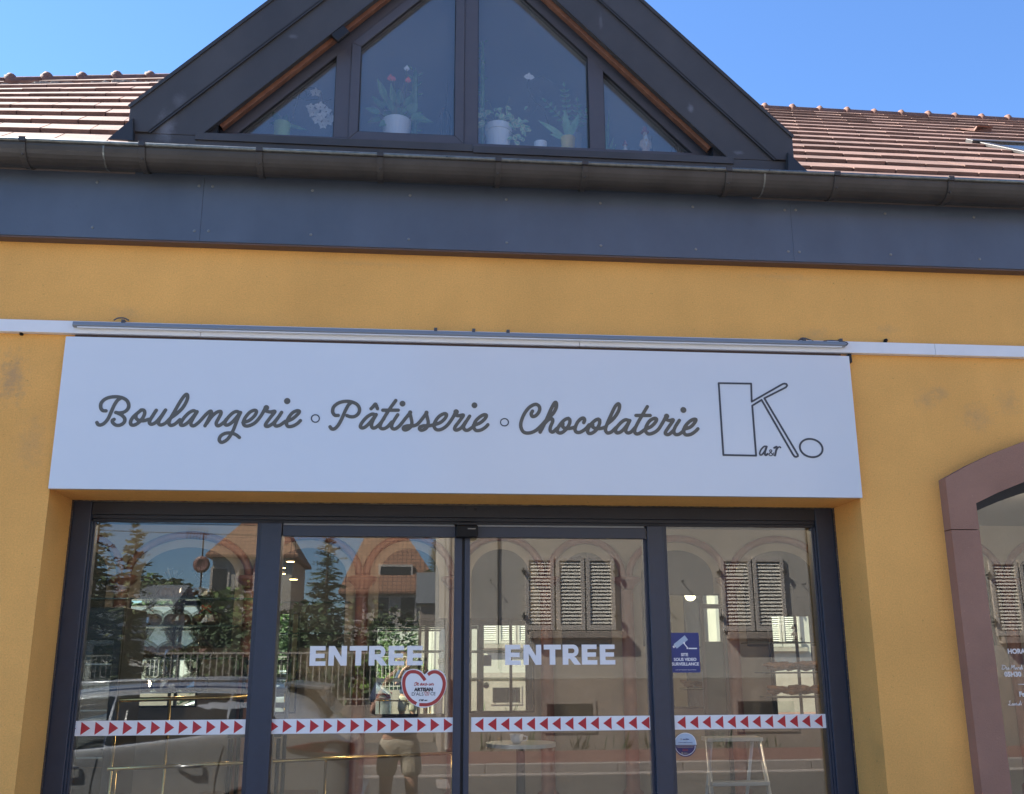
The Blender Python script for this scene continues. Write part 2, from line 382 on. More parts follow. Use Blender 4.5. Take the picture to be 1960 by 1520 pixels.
# ================================================================== STRUCTURE: ground and streets
M['asphalt'] = mat('asphalt', (.085, .08, .075), .9, var=.18, vscale=1.2, bump=.4, bscale=90)
M['far_path'] = mat('red_brown_pavement', (.17, .085, .07), .9, var=.15, vscale=2, bump=.3, bscale=90)
M['kerb'] = mat('granite_kerb', (.30, .26, .235), .85, var=.15, vscale=14)
M['near_path'] = mat('grey_pavement', (.36, .33, .29), .9, var=.12, vscale=3)
tag(MB().quad((-300, -300, 0), (300, -300, 0), (300, 300, 0), (-300, 300, 0)).build('road', M['asphalt'], origin=(0, 0, 0)), kind='structure')
tag(MB().box(-40, 40, -1.9, -.001, -.1, .12).build('pavement', M['near_path']), kind='structure')
tag(MB().box(-2.9, 40, -13.2, -10.93, -.1, .135).build('path', M['far_path']), kind='structure')
k = MB(); x = -2.9
while x < 16:
    k.box(x, x+.99, -10.925, -10.78, -.1, .15+.003*random.random()); x += 1.0
tag(k.build('kerb', M['kerb'], bevel=.012), kind='structure')
k = MB(); x = -20
while x < 16:
    k.box(x, x+.99, -10.775, -10.52, -.1, .018+.003*random.random()); x += 1.0
tag(k.build('gutter_stones', M['kerb'], bevel=.006), kind='structure')

# ================================================================== THE SHOP BUILDING
shop = thing('shop_building', 'orange rendered bakery building with grey fascia, tiled roof and gabled dormer', 'building', (0, 0, 0))
XL, XR, ZT = -1.512, 1.968, 2.304
AXO, AXI = 2.344, 2.474                       # outer edge and inner edge of the stone surround
AXC = AXI+.95
def arc_pts(xa, za, xb, zb, xc, n=16):        # circular arc through two points with its centre on x = xc, mirrored to the other side
    # (xa-xc)^2+(za-c)^2 = (xb-xc)^2+(zb-c)^2
    c = ((xa-xc)**2-(xb-xc)**2+za*za-zb*zb)/(2*(za-zb)); r = math.hypot(xa-xc, za-c)
    a0 = math.atan2(za-c, xa-xc); a1 = math.pi-a0
    return [(xc+r*math.cos(a0+(a1-a0)*i/n), c+r*math.sin(a0+(a1-a0)*i/n)) for i in range(n+1)]
arcO = arc_pts(AXO, 2.388, 2.778, 2.575, AXC); arcI = arc_pts(AXI, 2.278, 2.712, 2.376, AXC)
AXE = 2*AXC-AXO
w = MB()
w.box(-7.2, -5.6, 0, .30, 0, 3.6); w.box(-2.02, XL, 0, .30, 0, ZT); w.box(-5.6, -2.02, 0, .30, 0, .7); w.box(-2.02, AXO, 0, .30, ZT, 3.60); w.box(-5.6, -2.02, 0, .30, 2.98, 3.6); w.box(XR, AXO, 0, .30, 0, ZT)
w.prism([(AXO, 0, 3.60)]+[(x, 0, z) for x, z in arcO]+[(AXE, 0, 3.60)], (0, .30, 0)); w.box(AXE, 4.6, 0, .30, 0, 3.60); w.box(7.7, 9.0, 0, .30, 0, 3.60); w.box(4.6, 7.7, 0, .30, 0, .55); w.box(4.6, 7.7, 0, .30, 2.98, 3.60)
w.prism([(AXO, 0, 0), (AXO, 0, .55), (AXE, 0, .55), (AXE, 0, 0)], (0, .30, 0))
w.box(-7.2, -6.9, .3, 9.6, 0, 3.6); w.box(8.7, 9.0, .3, 9.6, 0, 3.6); w.box(-7.2, 9.0, 9.6, 9.9, 0, 3.6)
wall = w.build('wall', M['stucco'], shop)
for x0, x1, z0, z1 in ((-5.6, -2.02, .7, 2.98), (4.6, 7.7, .55, 2.98)):  # unseen windows, added and made tall so the mirrors inside look bright
    m = MB(); m.box(x0, x0+.05, .2, .25, z0, z1); m.box(x1-.05, x1, .2, .25, z0, z1); m.box(x0+.0505, x1-.0505, .2, .25, z0, z0+.05); m.box(x0+.0505, x1-.0505, .2, .25, z1-.05, z1); m.box((x0+x1)/2-.025, (x0+x1)/2+.025, .201, .249, z0+.0505, z1-.0505)
    dw_ = m.build('added_window', M['frame'], shop); MB().box(x0+.02, x1-.02, .22, .227, z0+.02, z1-.02).build('pane', M['glass'], dw_)
# rough mortar beads where render meets the frame
bd = MB(); rr = random.Random(3)
for sx in (XL, XR):
    z = 0.
    while z < ZT:
        s = -1 if sx == XL else 1
        bd.ball((sx-s*.002, .288, z), .003+.003*rr.random(), .003, .02, 6); z += .028
x = XL
while x < XR: bd.ball((x, .288, ZT+.001), .02, .004, .002+.004*rr.random(), 6); x += .03
bd.build('render_edge', M['flash'], shop)

# fascia in long boards with narrow joints, screws, brown underside
FY = -.06; FZ0, FZ1 = 3.401, 3.74
jx = [at(385, 420, FY).x, at(1515, 430, FY).x]
fb = MB(); xs = [-7.3, jx[0], jx[1], 9.1]
for a, b in zip(xs[:-1], xs[1:]): fb.box(a+.0004, b-.0004, FY, -.035, FZ0+.004, FZ1)
fascia = fb.build('fascia', M['fascia'], shop, bevel=.0007)
MB().box(-7.3, 9.1, FY+.004, -.002, FZ0-.004, FZ0+.003).build('underside', M['fascia_edge'], fascia)
for px, py in [(186,349),(177,435),(381,356),(407,357),(372,442),(399,442),(598,365),(595,449),(785,374),(782,458),(969,382),(970,464),(1149,389),(1150,470),(1326,396),(1332,477),(1502,402),(1523,402),(1509,481),(1530,482),(1694,409),(1705,487),(1864,416),(1875,496)]:
    p = at(px, py, FY); s = MB(); s.lathe([(.0, -.004), (.0055, -.003), (.007, 0)], (p.x, FY, p.z), 10, 'y'); s.lathe([(.0, -.0045), (.002, -.0045)], (p.x, FY, p.z), 6, 'y')
    s.build('screw', M['screw'], fascia)

# half-round gutter with bead, brackets
GC = Vector((0, -.144, at(980, 306, -.226).z-.006)); GR = .079
def gut(mb, x0, x1, r, t, y=GC.y, z=GC.z):
    n = 14; o = [(y-r*math.cos(math.pi*i/n), z-r*math.sin(math.pi*i/n)) for i in range(n+1)]
    inn = [(y-(r-t)*math.cos(math.pi*i/n), z-(r-t)*math.sin(math.pi*i/n)) for i in range(n+1)]
    P = o+inn[::-1]
    mb.prism([(x0, a, b) for a, b in P], (x1-x0, 0, 0))
gx = [-7.4, at(188, 300, -.26).x, at(1467, 350, -.26).x, 9.2]
g = MB()
for i, (a, b) in enumerate(zip(gx[:-1], gx[1:])): gut(g, a, b+.01, GR-(.0015 if i % 2 else 0), .003)
gutter = g.build('gutter', M['gutter'], shop)
MB().tube([(-7.4, GC.y-GR-.004, GC.z+.003), (9.2, GC.y-GR-.004, GC.z+.003)], .009, 10).build('bead', M['gutter_lip'], gutter, smooth=True)
for px in (193, 1460):
    sol = MB(); X = at(px, 340, -.2).x; gut(sol, X, X+.007, GR+.001, .002); sol.build('solder_seam', M['gutter_lip'], gutter)
for px in (265, 493, 727, 955, 1122, 1398, 1605, 1822, 32):
    X = at(px, 300, -.26).x; b = MB(); gut(b, X-.013, X+.013, GR+.006, .005)
    b.box(X-.014, X+.014, GC.y-GR-.016, GC.y-GR+.008, GC.z-.008, GC.z+.0135)
    b.ball((X, GC.y-GR*.72-.008, GC.z-GR*.72), .006, n=8)
    b.build('bracket', M['gutter'], gutter, bevel=.0015)

# roof tiles: every tile a thin tilted slab laid in courses between eaves and ridge
def tile_field(mb, P00, P10, P01, P11, rows, tw, rnd, hip=None):
    for r in range(rows):
        v0 = r/rows; v1 = (r+1)/rows
        A = P00.lerp(P01, v0); B = P10.lerp(P11, v0); C_ = P00.lerp(P01, v1); D_ = P10.lerp(P11, v1)
        L = (B-A).length; n = max(int(L/tw), 1); sh = (r*.5 % 1)+rnd.uniform(-.04, .04)
        up = (B-A).cross(C_-A).normalized()
        if up.z < 0: up = -up
        for i in range(-1, n+1):
            u0 = (i+sh)/n; u1 = (i+1+sh)/n
            if u1 <= 0.01 or u0 >= .99: continue
            u0 = max(u0, 0); u1 = min(u1, 1); h = .0225+rnd.uniform(-.0015, .002); e = rnd.uniform(-.006, .006); g = .003/L
            a = A.lerp(B, u0+g); b = A.lerp(B, u1-g); c = C_.lerp(D_, u1-g); d = C_.lerp(D_, u0+g)
            dn = (A-C_).normalized()*(.02+e); lift = rnd.uniform(-.0015, .0015)
            t0 = up*(h+.012+lift); b0 = up*(.012)
            cr = (a+dn+b+dn)/2
            mb.add([a+dn+b0, b+dn+b0, c+up*.001, d+up*.001, a+dn+t0, b+dn+t0+up*rnd.uniform(-.0015, .0015), c+up*.014, d+up*.014],
                   [(0,3,2,1),(4,5,6,7),(0,1,5,4),(1,2,6,5),(2,3,7,6),(3,0,4,7)])
EY, EZ = -.10, 3.752
RY, RZ = 4.6, 7.075
roofR = MB(); rnd = random.Random(11)
tile_field(roofR, Vector((1.60, EY, EZ)), Vector((9.2, EY, EZ)), Vector((1.60, RY, RZ)), Vector((9.2, RY, RZ)), 16, .235, rnd)
roof = roofR.build('roof', M['tile'], shop); roofR = MB()
lt0 = at(0, 159, 3.0); lt1 = at(330, 151, 3.35)
e0 = Vector((-7.4, EY, EZ)); e1 = Vector((-1.30, EY, EZ))
l0 = lt0+(lt0-lt1)*3.6; l1 = lt1+(lt1-lt0)*.0
tile_field(roofR, e0, e1, l0, l1, 11, .235, rnd)
roofR.build('roof', M['tile'], shop)
under = MB()
under.prism([(1.55, EY+.03, EZ-.02), (9.2, EY+.03, EZ-.02), (9.2, RY, RZ-.02), (1.55, RY, RZ-.02)], (0, .03, -.05))
under.prism([e0+Vector((0, .03, -.02)), e1+Vector((.02, .03, -.02)), l1+Vector((.02, 0, -.02)), l0+Vector((0, 0, -.02))], (0, .03, -.05))
under.prism([(-7.4, 9.9, EZ), (9.2, 9.9, EZ), (9.2, RY, RZ-.03), (-2.0, RY, RZ-.03), (-5.5, 3.6, 5.4)], (0, -.03, -.05))
under.build('roof_deck', M['flash'], roof)
def ridge(a, b, step, r, name):
    d = (b-a); L = d.length; d = d/L; n = int(L/step)+1; m = MB()
    for i in range(n):
        p = a+d*(i*step); q = a+d*((i+1)*step+.02)
        mid = p.lerp(q, .12)
        m.tube([p, mid, mid+d*.012, q], [r*1.0, r*1.02, r*.84, r*.8], 12)
        jj = .92+.16*((i*37 % 11)/11); m.ball(p+Vector((0, 0, r*.40))+d*.03, r*.60*jj, r*.80*jj, r*.88*jj, 10)
    return m.build(name, M['ridge'], roof, smooth=True)
ridge(Vector((1.4, RY, RZ-.01)), Vector((9.2, RY, RZ-.01)), .292, .068, 'ridge_tiles')
ridge(l0+Vector((0, 0, -.03)), l1+Vector((0, 0, -.03)), .262, .085, 'ridge_tiles')
mo = MB(); q = random.Random(5)
for i in range(190):
    px_ = q.uniform(-10, 318); p = at(px_, 163.5-.020*px_+q.gauss(0, 1.6)+(2*math.sin(px_*.05)), 2.62+.0011*px_)
    mo.ball(p, .012+.03*q.random(), .012, .005+.008*q.random(), 6)
mo.build('ridge_mortar', M['mortar'], roof)
# vent tile and roof window on the right slope
rn = Vector((0, -(RZ-EZ), RY-EY)).normalized(); rs = Vector((0, RY-EY, RZ-EZ)).normalized()
rp0 = Vector((0, EY, EZ))+rn*.03
c = on_plane(1878, 252, rp0, rn)
vt = MB(); vt.prism([c+Vector((-.06, 0, 0)), c+Vector((.09, 0, 0)), c+Vector((.09, 0, 0))+rn*.035, c+Vector((-.04, 0, 0))+rn*.040], rs*.03)
vt.prism([c+Vector((-.13, 0, 0))+rs*.20, c+Vector((-.06, 0, 0)), c+Vector((-.04, 0, 0))+rn*.042, c+Vector((.095, 0, 0))+rn*.036, c+Vector((.095, 0, 0))+rs*.20], rn*.008)
vt.build('vent_tile', M['ridge'], roof)
def rw_box(mb, x0, x1, s0, s1, h0, h1):
    b = Vector((0, EY, EZ))
    P = [b+Vector((x, 0, 0))+rs*s+rn*h for h in (h0, h1) for (x, s) in ((x0, s0), (x1, s0), (x1, s1), (x0, s1))]
    mb.add(P, [(0,3,2,1),(4,5,6,7),(0,1,5,4),(1,2,6,5),(2,3,7,6),(3,0,4,7)])
pw = on_plane(1868, 275, rp0, rn); s1 = (pw-Vector((pw.x, EY, EZ))).dot(rs); X0 = pw.x+.02
rw = MB(); LW = 1.0
rw_box(rw, X0, X0+.07, s1-LW, s1, .02, .045); rw_box(rw, X0+.85, X0+.92, s1-LW, s1, .02, .045)
rw_box(rw, X0-.05, X0+.97, s1, s1+.10, .02, .055); rw_box(rw, X0+.0705, X0+.8495, s1-LW, s1-LW+.07, .02, .045)
rwin = rw.build('roof_window', M['gutter'], roof, bevel=.004)
t = MB(); rw_box(t, X0+.071, X0+.849, s1-LW+.071, s1-.001, .036, .042); t.build('pane', M['glass'], rwin)
t = MB(); rw_box(t, X0+.071, X0+.849, s1-LW+.071, s1-.001, .022, .03); t.build('dark_sheet', M['rubber'], rwin)  # black sheet standing in for the dark interior under the pane

# ------------------------------------------------------------------ dormer (a part of the building)
DY = 0.0; DCX = .222
def Z45(x, z0, x0=DCX, k=1.0): return z0-k*abs(x-x0)
def gable(z_apex, zb, k=1.003):                # triangle over the base line zb
    h = (z_apex-zb)/k; return [(DCX-h, zb), (DCX, z_apex), (DCX+h, zb)]
AP_O = 4.085+(DCX+1.338)*1.003                 # outer roof line
AP_M = 3.979+(DCX+1.048)*1.003+.005            # seam in the cladding
AP_I = 3.983+(DCX+.978)*1.003+.02              # inner edge of the cladding
AP_W = AP_I-.035
ZB = 3.955
HX = (AP_O-4.075)/1.003
face = MB()
for s in (-1, 1):
    ho = HX; hi = (AP_I-ZB)/1.003; hm0 = (AP_O-.21-ZB)/1.003
    xm = lambda z, ap: DCX+s*(ap-z)/1.003
    # outer band and inner band of folded sheet, the seam a step between them
    hmz = AP_O-.215
    outer = [(DCX, AP_O), (DCX+s*ho, AP_O-ho*1.003), (DCX+s*ho, ZB), (DCX+s*(hmz-ZB)/1.003, ZB), (DCX, hmz)]
    inner = [(DCX, hmz), (DCX+s*(hmz-ZB)/1.003, ZB), (DCX+s*hi, ZB), (DCX, AP_I)]
    face.prism([(x, DY-.012, z) for x, z in outer], (0, .16, 0))
    face.prism([(x, DY, z) for x, z in inner], (0, .03, 0))
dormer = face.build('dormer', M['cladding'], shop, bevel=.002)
sm = MB()
for s in (-1, 1):
    hmz = AP_O-.215; a = Vector((DCX+s*.01, DY-.008, hmz-.012)); b = Vector((DCX+s*(hmz-ZB)/1.003, DY-.008, ZB))
    sm.beam(a, b, .012, .008, (0, 1, 0))
sm.build('seam', M['seam'], dormer)
ed = MB()
for s in (-1, 1):
    ed.beam((DCX, DY-.014, AP_O+.004), (DCX+s*(HX+.004), DY-.014, AP_O-HX*1.003+.002), .016, .012, (0, 1, 0))
    hi = (AP_I-ZB)/1.003; ed.beam((DCX, DY-.001, AP_I), (DCX+s*hi, DY-.001, ZB), .004, .006, (0, 1, 0))
ed.build('drip_edge', M['gutter'], dormer)
# roof of the dormer running back into the main roof
rf = MB()
for s in (-1, 1):
    a = Vector((DCX, DY, AP_O)); b = Vector((DCX+s*HX, DY, AP_O-HX*1.003))
    rf.prism([a, b, b+Vector((-s*.10, 0, -.10)), a+Vector((0, 0, -.18))][::1], (0, 3.2, 0))
rf.build('dormer_roof', M['tile'], dormer)
for s in (-1, 1):
    ck = MB(); X = DCX+s*(HX-.14); ck.prism([(X, .15, 3.75), (X, .15, AP_O-HX-.0+.02), (X, .75, AP_O-HX+.02)], (s*.03, 0, 0))
    tri = ([at(254, 226, -.03), at(206, 266, -.06), at(254, 269, -.06)] if s < 0 else [at(1509, 292, -.03), at(1509, 328, -.06), at(1546, 328, -.06)])
    ck.build('cheek', M['flash'], dormer); MB().prism(tri, (0, .03, .01)).build('valley_flashing', M['seam'], dormer)
# base skirt under the dormer face, three long folded sheets
bs = MB()
bs.box(DCX-HX+.002, DCX+HX-.002, DY+.001, DY+.02, 3.60, ZB-.001)
bs.box(DCX-HX+.30, at(905, 290, DY).x-.002, DY-.008, DY, 3.93, ZB+.012); bs.box(at(905, 290, DY).x+.001, DCX+HX-.30, DY-.008, DY, 3.925, ZB+.006)
bs.build('skirt', M['cladding'], dormer, bevel=.0015)
# varnished rafter strip between sheet and window
ws = MB()
for s in (-1, 1):
    z1 = AP_I-.004; a = at(417, 240, .05) if s < 0 else at(1365, 290, .05)
    ap = AP_W+.045
    b0 = Vector((DCX, .05, ap)); h = (ap-4.035)/1.003
    ws.beam(b0, (DCX+s*h,   .05, ap-h*1.003), .05, .034, (0, 1, 0))
ws.build('rafter_trim', M['wood'], dormer, bevel=.002)
gk = MB(); c = at(652, 66, .01); d = Vector((1, 0, 1)).normalized(); gk.beam(c-d*.04, c+d*.04, .05, .026, (0, 1, 0)); gk.build('clip', M['rubber'], dormer, bevel=.005)
for s in (-1, 1):
    gk = MB(); h = (AP_W+.045-4.035)/1.003; p = Vector((DCX+s*(h+.03), .05, 4.00)); gk.obox(p, (.03, 0, 0), (0, .03, 0), (0, 0, .03))
    gk.build('end_block', M['rubber'], dormer)
# window frame of the dormer: frame plate with mullions, openings measured at the glass
WY = .10; GYD = .125
fr = MB()
zf0 = at(640, 262, WY).z+.0; zbot = at(640, 290, WY).z-.03
ap_f = AP_W+.10; kx = 1.003
def zr(x): return ap_f-abs(x-DCX)*kx
# openings [x0, x1, apex of its raking top]; measured
oL = (at(470, 250, WY).x, at(645, 105, WY).x); oS = (at(691, 90, WY).x, at(873, 10, WY).x); oC = (at(914, 275, WY).x, at(1125, 106, WY).x); oR = (at(1154, 137, WY).x, at(1325, 290, WY).x)
zL = at(560, 255, WY).z; zS = at(780, 258, WY).z; zC = at(1020, 280, WY).z; zR = at(1240, 292, WY).z
print('dormer sills', zL, zS, zC, zR)
zsill = (zL+zC+zR)/3
rake = at(645, 105, WY).z+abs(at(645, 105, WY).x-DCX)*kx; rakeS = at(692, 88, WY).z+abs(at(692, 88, WY).x-DCX)*kx
rakeC = at(1125, 106, WY).z+abs(at(1125, 106, WY).x-DCX)*kx; rakeR = at(1153, 137, WY).z+abs(at(1153, 137, WY).x-DCX)*kx
print('rakes', rake, rakeS, rakeC, rakeR, ap_f)
rk = (rake+rakeC+rakeR)/3
def rq(x, ap): return ap-abs(x-DCX)*kx
xa = DCX-(rk-zsill)/kx; xb = DCX+(rk-zsill)/kx
T = .05
fr.box(DCX-(ap_f-zbot)/kx, DCX+(ap_f-zbot)/kx, WY, WY+T, zbot, zsill)             # sill rail
for s in (-1, 1):                                                                # raking rails
    fr.prism([(DCX, WY, ap_f+.03), (DCX+s*(ap_f+.03-zsill)/kx, WY, zsill+.0005), (DCX+s*(rk-zsill)/kx, WY, zsill+.0005), (DCX, WY, rk)], (0, T, 0))
def mull(x0, x1):
    fr.prism([(x0, WY+.001, zsill+.001), (x1, WY+.001, zsill+.001), (x1, WY+.001, rq(x1, rk)+.001), (DCX, WY+.001, rk) if x0 < DCX < x1 else (x1, WY+.001, rq(x1, rk)+.002), (x0, WY+.001, rq(x0, rk)+.001)], (0, T-.002, 0))
mull(oL[1], oS[0]-.045); mull(at(889, 150, WY).x, oC[0]); mull(oC[1], oR[0])
dwin = fr.build('dormer_window', M['winframe'], shop, bevel=.002)
# opening sash inside the second light
sa = MB(); sx0 = oS[0]-.045; sx1 = at(889, 150, WY).x; sy = WY-.008; fw = .045; zs0 = zsill-.012
top = lambda x, o: rq(x, rk)-o*1.414
sa.prism([(sx0+.001, sy, zs0), (sx1-.001, sy, zs0), (sx1-.001-fw, sy, zs0+fw), (sx0+.001+fw, sy, zs0+fw)], (0, .05, 0))
sa.prism([(sx0+.001, sy, zs0), (sx0+.001+fw, sy, zs0+fw), (sx0+.001+fw, sy, top(sx0+fw, fw)), (sx0+.001, sy, top(sx0, .0))], (0, .05, 0))
sa.prism([(sx1-.001, sy, zs0), (sx1-.001-fw, sy, zs0+fw), (sx1-.001-fw, sy, top(sx1-fw, fw)), (sx1-.001, sy, top(sx1, .0))], (0, .05, 0))
sa.prism([(sx0+.001, sy, top(sx0, 0)), (sx1-.001, sy, top(sx1, 0)), (sx1-.001-fw, sy, top(sx1-fw, fw)), (sx0+.001+fw, sy, top(sx0+fw, fw))], (0, .05, 0))
sash = sa.build('sash', M['winframe'], dwin, bevel=.003)
sl_ = MB(); p = at(778, 271, sy); sl_.box(p.x-.022, p.x+.022, sy-.002, sy, zs0-.02, zs0-.012); p = at(1022, 285, WY); sl_.box(p.x-.022, p.x+.022, WY-.002, WY, p.z-.004, p.z+.004); sl_.build('drain_slot', M['rubber'], dwin)
# gaskets
gs = MB()
def gasket(poly, y, w=.006):
    for a, b in zip(poly, poly[1:]+poly[:1]): gs.beam((a[0], y, a[1]), (b[0], y, b[1]), w, .012, (0, 1, 0))
pl = [(xa, zsill), (oL[1], zsill), (oL[1], rq(oL[1], rk))]
ps = [(sx0+fw, zs0+fw), (sx1-fw, zs0+fw), (sx1-fw, top(sx1-fw, fw)), (sx0+fw, top(sx0+fw, fw))]
pc = [(oC[0], zsill), (oC[1], zsill), (oC[1], rq(oC[1], rk)), (oC[0], rq(oC[0], rk))]
pr = [(oR[0], zsill), (xb, zsill), (oR[0], rq(oR[0], rk))]
for p in (pl, pc, pr): gasket(p, WY+.012)
gasket(ps, sy+.012)
gs.build('gasket', M['rubber'], dwin)
for p, par, y in ((pl, dwin, WY+.03), (ps, sash, WY+.028), (pc, dwin, WY+.03), (pr, dwin, WY+.03)):
    MB().prism([(x, y, z) for x, z in p], (0, .006, 0)).build('pane', M['dglass'], par)
# room behind the dormer window
M['room_dim'] = mat('dim_plaster', (.46, .46, .47), .9)
M['sill_in'] = mat('inner_sill', (.45, .46, .48), .6)
rm = MB()
rm.box(-1.3, 1.75, WY+T+.001, 2.8, 3.70, zsill-.03)
rm.box(-1.3, 1.75, 2.8, 2.85, 3.7, 5.7)
rm.prism([(DCX, .16, rk+.18), (DCX-1.55, .16, rk-1.37), (DCX-1.6, .16, rk-1.37), (DCX, .16, rk+.23)], (0, 2.7, 0)); rm.prism([(DCX, .16, rk+.18), (DCX+1.55, .16, rk-1.37), (DCX+1.6, .16, rk-1.37), (DCX, .16, rk+.23)], (0, 2.7, 0))
rm.build('dormer_room', M['room_dim'], shop)
SILLZ = zsill-.012
MB().box(-1.0, 1.45, WY+T+.002, .44, SILLZ-.017, SILLZ).build('window_board', M['sill_in'], dwin)

# ------------------------------------------------------------------ stone surround and arched shop window
st = MB(); cor = []
n = len(arcO)
def ringp(o, i, y): return None
jz = 2.16
for s, (xo, xi) in enumerate(((AXO, AXI), (2*AXC-AXO, 2*AXC-AXI))):
    lo, hi = min(xo, xi), max(xo, xi)
    for z0, z1 in ((0, .9), (.9, 1.75) if False else (.9, jz)):
        st.box(lo, hi, -.06, .22, z0+.002, z1-.002)
o = [(AXO, jz+.002)]+arcO+[(AXE, jz+.002)]; ii = [(AXI, jz+.002)]+arcI+[(2*AXC-AXI, jz+.002)]
m2 = len(o)//2
for a, b in ((0, m2), (m2, len(o)-1)):
    for k in range(a, b):
        st.prism([(o[k][0], -.06, o[k][1]), (o[k+1][0], -.06, o[k+1][1]), (ii[k+1][0], -.06, ii[k+1][1]), (ii[k][0], -.06, ii[k][1])], (0, .28, 0))
surround = None
bm_w = MB()
awin = part('arched_window', 'arched shop window in a pink sandstone surround', shop, (AXC, 0, .55))
st.build('stone_surround', M['sandstone'], awin)
af = MB(); AY = .20
for k in range(len(ii)-1):
    a, b = ii[k], ii[k+1]
    sc = lambda p: (AXC+(p[0]-AXC)*.955, p[1]-.045)
    af.prism([(a[0], AY, a[1]), (b[0], AY, b[1]), (sc(b)[0], AY, sc(b)[1]), (sc(a)[0], AY, sc(a)[1])], (0, .05, 0))
for s in (-1, 1):
    xo = AXC+s*(AXC-AXI); af.box(min(xo, xo-s*.042), max(xo, xo-s*.042), AY, AY+.05, .6, jz-.03)
af.box(AXI+.05, 2*AXC-AXI-.05, AY, AY+.05, .56, .62)
af.build('frame', M['frame_dark'], awin)
gp = [(AXI+.02, .6)]+[(AXC+(x-AXC)*.97, z-.03) for x, z in arcI]+[(2*AXC-AXI-.02, .6)]
MB().prism([(x, AY+.03, z) for x, z in gp], (0, .007, 0)).build('pane', M['glass'], awin)
M['sill_stone'] = M['sandstone']
MB().box(AXI-.2, 2*AXC-AXI+.2, -.10, .25, .42, .56).build('sill', M['sandstone'], awin, bevel=.01)
# opening hours lettering on the arched pane
LY = AY+.028
def tp(px, py): return at(px, py, LY)
def px_h(px, y0, y1): return abs(at(px, y0, LY).z-at(px, y1, LY).z)
text_obj('HORAIRES', tp(1929, 1251).x, tp(1929, 1251).z, px_h(1940, 1243, 1252)/.70, LY, M['vinyl_white'], 'lettering', awin, bold=.0012)
text_obj('05H30', tp(1923, 1295).x, tp(1923, 1295).z, px_h(1940, 1287, 1296)/.70, LY, M['vinyl_white'], 'lettering', awin, bold=.0012)
text_obj('Fermé', tp(1951, 1333).x, tp(1951, 1333).z, px_h(1940, 1325, 1334)/.70, LY, M['vinyl_white'], 'lettering', awin, bold=.0012)
A7 = lambda u, v: tp(1760+u/2.62, 820+v/2.62)
DM = [[(418,1188),(416,1198),(415,1208)],[(413,1188),(428,1190),(432,1199),(421,1208),(412,1207)],[(437,1198),(435,1207),(441,1208),(446,1198),(445,1208),(451,1206)],[(458,1208),(464,1188),(467,1200),(475,1188),(474,1208)],
      [(487,1200),(480,1203),(482,1209),(487,1200),(489,1208)],[(493,1208),(494,1200),(500,1199)],[(509,1200),(502,1204),(505,1209),(509,1203),(512,1187),(510,1208)],[(517,1199),(516,1208)],[(518,1193)]]
LU = [[(457,1367),(451,1369),(454,1378),(450,1388),(446,1384),(455,1389),(463,1387)],[(467,1379),(465,1387),(470,1388),(475,1379),(474,1388),(478,1386)],[(481,1388),(483,1380),(488,1379),(488,1388),(492,1386)],[(502,1380),(496,1384),(498,1389),(503,1382),(506,1367),(504,1388)],[(512,1380),(510,1388)],[(513,1374)]]
for WS in (DM, LU): stroke_mesh([(smooth_path([(A7(u, v).x, A7(u, v).z) for u, v in w2], 5) if len(w2) > 2 else [np.array((A7(u, v).x, A7(u, v).z)) for u, v in w2], .0013) for w2 in WS], .0007, lambda x, z: (x, LY, z), 'lettering', M['vinyl_white'], awin, .0005)
b = MB(); a = tp(1949, 1310); b.box(a.x, a.x+.25, LY, LY+.001, a.z-.0015, a.z+.0015); b.build('rule', M['vinyl_white'], awin)

# ================================================================== SHOP FRONT (fixed frame + sliding leaves)
FYF = .30                                       # front of the aluminium frame
front = part('shop_front', 'anthracite aluminium shop front with two fixed side lights', shop, (.228, .30, 0))
X1, X2, X3, X4, X5, X6, X7, X8 = -1.43, -.691, -.599, .0, 1.063, 1.144, 1.878, 1.962
fm = MB()
for a_, b_ in ((XL+.002, X1), (X7, XR-.002)): MB().box(a_, b_, FYF, .42, 0, ZT-.002).build('jamb', M['frame'], front, bevel=.003)
for a_, b_ in ((X2, X3), (X5+.004, X6)): MB().box(a_, b_, FYF+.004, .42, 0, 2.214).build('mullion', M['frame'], front, bevel=.003)
hd = MB()
hd.box(X1+.001, X7-.001, FYF+.004, .42, 2.245, ZT-.004)
hd.box(X1+.001, X7-.001, FYF+.016, .42, 2.228, 2.2449)
hd.box(X1+.001, X7-.001, FYF+.024, .42, 2.2145, 2.2279)
hd.build('header', M['frame_dark'], front, bevel=.002)
for (a, b) in ((X1, X2), (X6, X7)):            # glazing beads of the side lights
    be = MB()
    for i, (o_, dd) in enumerate(((.0, .012), (.009, .020))):
        be.box(a+o_, a+o_+.0088, FYF+dd, .36, .05, 2.2143); be.box(b-o_-.0088, b-o_, FYF+dd, .36, .05, 2.2143)
    be.box(a+.018, b-.018, FYF+.012, .36, .05, .09)
    be.build('glazing_bead', M['frame'], front, bevel=.0015)
ss = MB(); ss.box(X3+.004, .175, FYF+.026, .34, 2.206, 2.2142); ss.box(.262, X5-.004, FYF+.026, .34, 2.206, 2.2142); ss.build('brush_seal', M['alu'], front)
sc_ = MB()
for px, py in ((869, 975), (911, 975), (890, 972)):
    p = at(px, py, FYF+.004); sc_.lathe([(0, -.004), (.006, -.003), (.007, 0)], (p.x, FYF+.004, p.z), 10, 'y')
sc_.build('cover_screw', M['frame_dark'], front)
for (a, b) in ((X1, X2), (X6, X7)):
    MB().box(a+.004, b-.004, GY, GY+.007, .06, 2.214).build('pane', M['glass'], front)
